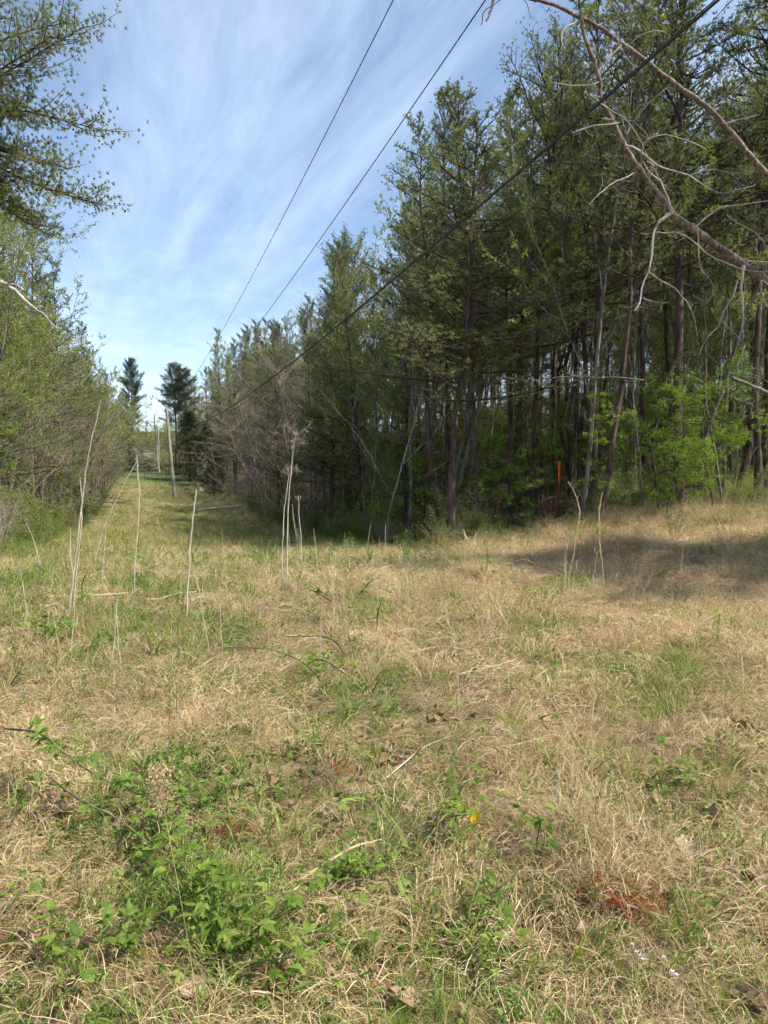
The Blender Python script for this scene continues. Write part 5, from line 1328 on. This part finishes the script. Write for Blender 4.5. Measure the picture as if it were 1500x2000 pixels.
leafy_plant('maple_seedling', 'seedling', 'tiny maple seedling among the rusty pine needles', [([(1152, 1785), (1152, 1770), (1153, 1758)], (0.0, 0.04, 0.07))], 'maple', 3, 0.45, 2.0, top=True)
leafy_plant('weed_plant', 'weed', 'dark green lance-leaved weed standing in the tan straw on the right', [([(1404, 1240), (1404, 1215), (1405, 1200)], (0.0, 0.14, 0.22))], 'lance', 14, 1.1, 4.0)
leafy_plant('bramble', 'bramble', 'bramble runner trailing across the bottom left of the foreground', [([(180, 1900), (220, 1840), (280, 1800), (350, 1780)], (0.0, 0.1, 0.14, 0.1)), ([(180, 1900), (130, 1850), (90, 1840)], (0, 0.1, 0.1))], 'trifoliate', 36, 0.75)
leafy_plant('weed_plant', 'weed', 'slim lance-leaved weed in the centre foreground', [([(668, 1680), (668, 1620), (670, 1570)], (0.0, 0.12, 0.22))], 'lance', 8, 0.8, 3.0)
leafy_plant('weed_plant', 'weed', 'lance-leaved weed low in front of the largest bramble clump', [([(560, 1960), (570, 1900), (600, 1850)], (0.0, 0.10, 0.18)), ([(640, 1950), (620, 1890), (600, 1870)], (0, 0.1, 0.14))], 'lance', 16, 0.62, 3.0)
leafy_plant('weed_plant', 'weed', 'rosette of narrow leaves in the lower middle', [([(790, 1752), (790, 1745), (790, 1738)], (0.0, 0.03, 0.05))], 'lance', 12, 0.9, 2.0)
leafy_plant('weed_plant', 'weed', 'dark leafy weed standing left of the tallest white stalk', [([(72, 1190), (76, 1150), (80, 1110)], (0.0, 0.2, 0.4)), ([(165, 1190), (160, 1150), (165, 1125)], (0.0, 0.2, 0.35))], 'lance', 30, 0.9, 4.0)
leafy_plant('weed_plant', 'weed', 'blue-green leafy weed in the middle right of the bramble patch', [([(735, 1235), (738, 1200), (745, 1175)], (0.0, 0.2, 0.34))], 'lance', 14, 1.1, 4.0)
leafy_plant('weed_plant', 'weed', 'small leafy sprout left of the rusty needles', [([(962, 1790), (965, 1775), (968, 1762)], (0.0, 0.04, 0.08))], 'lance', 10, 0.6, 2.0)
leafy_plant('vine', 'vine', 'pale green sprig climbing the straw mound on the right', [([(948, 1130), (952, 1100), (950, 1070)], (0.05, 0.25, 0.4))], 'trifoliate', 16, 0.9, 3.0)

# yellow leaf, blurred seed head, fallen leaves, needles, cone, flowers
def single_leaf(u, v, h, size, mat, label, rot=(0, 0, 0)):
    b = hit(u, v); o = link('fallen_leaf', dry_leaf_mesh(size, rng.integers(30), mat)); o.location = b + Vector((0, 0, h)); o.rotation_euler = rot
    tag(o, label, 'leaf'); return o
single_leaf(927, 1640, 0.10, 0.075, 'yellow', 'bright yellow leaf standing upright on the bramble in the centre', (1.2, -1.35, 0.3))
for (u, v, s, lab) in [
    (1345, 1680, 0.13, 'large curled brown leaf catching the light in the right foreground'), (1290, 1590, 0.12, 'pale curled leaf under the twig on the right'), (1385, 1615, 0.12, 'grey-brown rolled leaf near the right edge'),
    (1045, 1820, 0.09, 'pinkish flat leaf below the small sprout'), (1145, 1860, 0.12, 'dark blackened curled leaf low right of centre'), (20, 1850, 0.13, 'reddish-brown leaf at the left edge of the foreground'),
    (60, 1790, 0.12, 'pale tan folded leaf in the left foreground'), (120, 1610, 0.11, 'flat pinkish-tan leaf in the left foreground'), (800, 1595, 0.08, 'cream leaf just left of the yellow one'),
    (855, 1330, 0.07, 'small brown leaf right of centre'), (1470, 1750, 0.13, 'long tan leaf at the right edge'), (970, 1528, 0.07, 'small white leaf in the centre right'),
    (540, 1545, 0.07, 'orange-brown leaf in the centre left'), (1210, 1960, 0.10, 'brown leaf at the bottom right'), (1490, 1975, 0.11, 'cream leaf standing in the bottom right corner'),
    (1440, 1430, 0.12, 'brown leaf heap member right of the straw mound'), (300, 1860, 0.11, 'tan leaf under the weeds at lower left'), (1480, 1440, 0.11, 'grey-brown leaf at the right edge of the middle ground'),
    (790, 1970, 0.12, 'long brown curled leaf at the bottom centre'), (380, 1960, 0.1, 'brown leaf at the bottom, left of centre'), (490, 1985, 0.06, 'small yellow-green leaf standing at the bottom edge')]:
    single_leaf(u, v, 0.035, s, 'litter', lab, (rng.normal(0, 0.5), rng.normal(0, 0.5), rng.uniform(0, 6.28)))
def seed_plume():
    b = hit(310, 2350 - 430); c = at(312, 1530, 1.35)
    b = Vector((c.x + 0.06, c.y + 0.1, gz1(c.x + 0.06, c.y + 0.1)))
    e = empty('grass_seed_plume', b); tag(e, 'feathery brown seed plume close to the viewer at the left', 'grass plume')
    mb = MB(); top = c - b
    tube(mb, smooth_path([(0, 0, 0), tuple(top * 0.5 + Vector((0.02, 0, 0))), tuple(top)], 5), 0.0006, 5); link('stem', mb.mesh('plume_stem', M['stalk_tan']), e)
    mb = MB(); n = 700
    P = np.stack([rng.normal(0, 0.012, n), rng.normal(0, 0.012, n), rng.uniform(-0.05, 0.035, n)], -1) * np.array([1, 1, 1]) + np.array(top)
    kites(mb, P, rdir(n) + [0, 0, 0.8], 0.007, 0.0028, tone=rng.random(n)); link('plume', mb.mesh('plume_florets', M['plume']), e)
seed_plume()
def rusty(u, v, R, n, lab):
    b = hit(u, v); mb = MB()
    P = np.column_stack([rng.normal(0, R, n), rng.normal(0, R * 0.7, n), np.zeros(n)]); P[:, 2] = gz(P[:, 0] + b.x, P[:, 1] + b.y) - b.z + rng.uniform(0.03, 0.06, n)
    needles(mb, P, rdir(n) * [1, 1, 0.25], 0.07, 0.0028, 12, 0.7)
    o = link('pine_twig', mb.mesh('rusty_needles', M['rust'])); o.location = b; tag(o, lab, 'pine needles')
rusty(1175, 1765, 0.07, 60, 'larger rusty red pine needle spray on the right foreground'); rusty(470, 1645, 0.035, 26, 'rusty pine needle spray behind the bramble clump')
rusty(1140, 1372, 0.04, 14, 'small rusty needle spray in the right middle'); rusty(945, 1527, 0.03, 12, 'small rusty needle spray right of the yellow leaf'); rusty(385, 1400, 0.04, 10, 'faint rusty needles in the left middle'); rusty(660, 1520, 0.03, 12, 'rusty needles near the centre of the foreground'); rusty(1260, 1790, 0.05, 26, 'thin trail of rusty needles right of the larger spray'); rusty(540, 1930, 0.03, 12, 'rusty needles at the bottom below the bramble clump')
def cone_and_flowers():
    b = hit(1305, 1775); e = empty('pine_cone', b + Vector((0, 0, 0.045))); e.rotation_euler = (1.3, 0.1, 1.2); tag(e, 'open grey pine cone lying in the right foreground', 'pine cone')
    mb = MB()
    for i in range(60):
        h = i / 60; a = i * 2.4; r = 0.022 * math.sin(math.pi * (0.12 + 0.8 * h)); z = (h - 0.5) * 0.06
        leaflet(mb, (math.cos(a) * r * 0.3, math.sin(a) * r * 0.3, z), (math.cos(a), math.sin(a), 0.5), (0, 0, 1.0), r * 1.0, 0.012, rng.random(), K=2)
    link('scales', mb.mesh('cone_scales', M['bark_grey']), e)
    for k, (u, v) in enumerate([(1240, 1888), (1247, 1897), (1232, 1878), (1252, 1903), (1300, 1930), (1310, 1932), (1318, 1938), (1293, 1903)]):
        b = hit(u, v); e = empty('wildflower', b); tag(e, 'tiny pale four-petalled wildflower low in the bottom right', 'flower', 'tiny pale wildflowers in the bottom right')
        mb = MB(); tube(mb, [(0, 0, 0), (0.004, 0, 0.05)], 0.0008, 3); link('stem', mb.mesh('flower_stem', M['grass']), e)
        for q in range(4):
            mb = MB(); a = q * 1.571 + k; leaflet(mb, (0.004, 0, 0.05), (math.cos(a), math.sin(a), 0.15), (0, 0, 1.0), 0.009, 0.006, 0.5, K=2, droop=0); link('petal', mb.mesh('petal', M['petal']), e)
cone_and_flowers()
def number_twins():
    W = ['leftmost', 'second from left', 'third from left', 'fourth from left', 'fifth from left', 'sixth from left', 'seventh from left', 'eighth from left', 'ninth from left', 'tenth from left', 'eleventh from left', 'twelfth from left']
    tw = {}
    for o in COL.objects:
        if o.parent is None and o.get('category') and o.get('group'): tw.setdefault((o['group'], o['label']), []).append(o)
    for l in tw.values():
        if len(l) < 2: continue
        l.sort(key=lambda o: o.location.x / max(o.location.y, 0.1))
        for i, o in enumerate(l):
            o['label'] = ' '.join(((W[min(i, 11)] if i < len(l) - 1 or len(l) > 12 else 'rightmost') + ': ' + o['label']).split()[:16])
number_twins()
print('OBJECTS', len(bpy.data.objects), 'TRIS', sum(sum(1 for _ in ()) + len(m.loop_triangles) if False else len(m.polygons) for m in bpy.data.meshes))
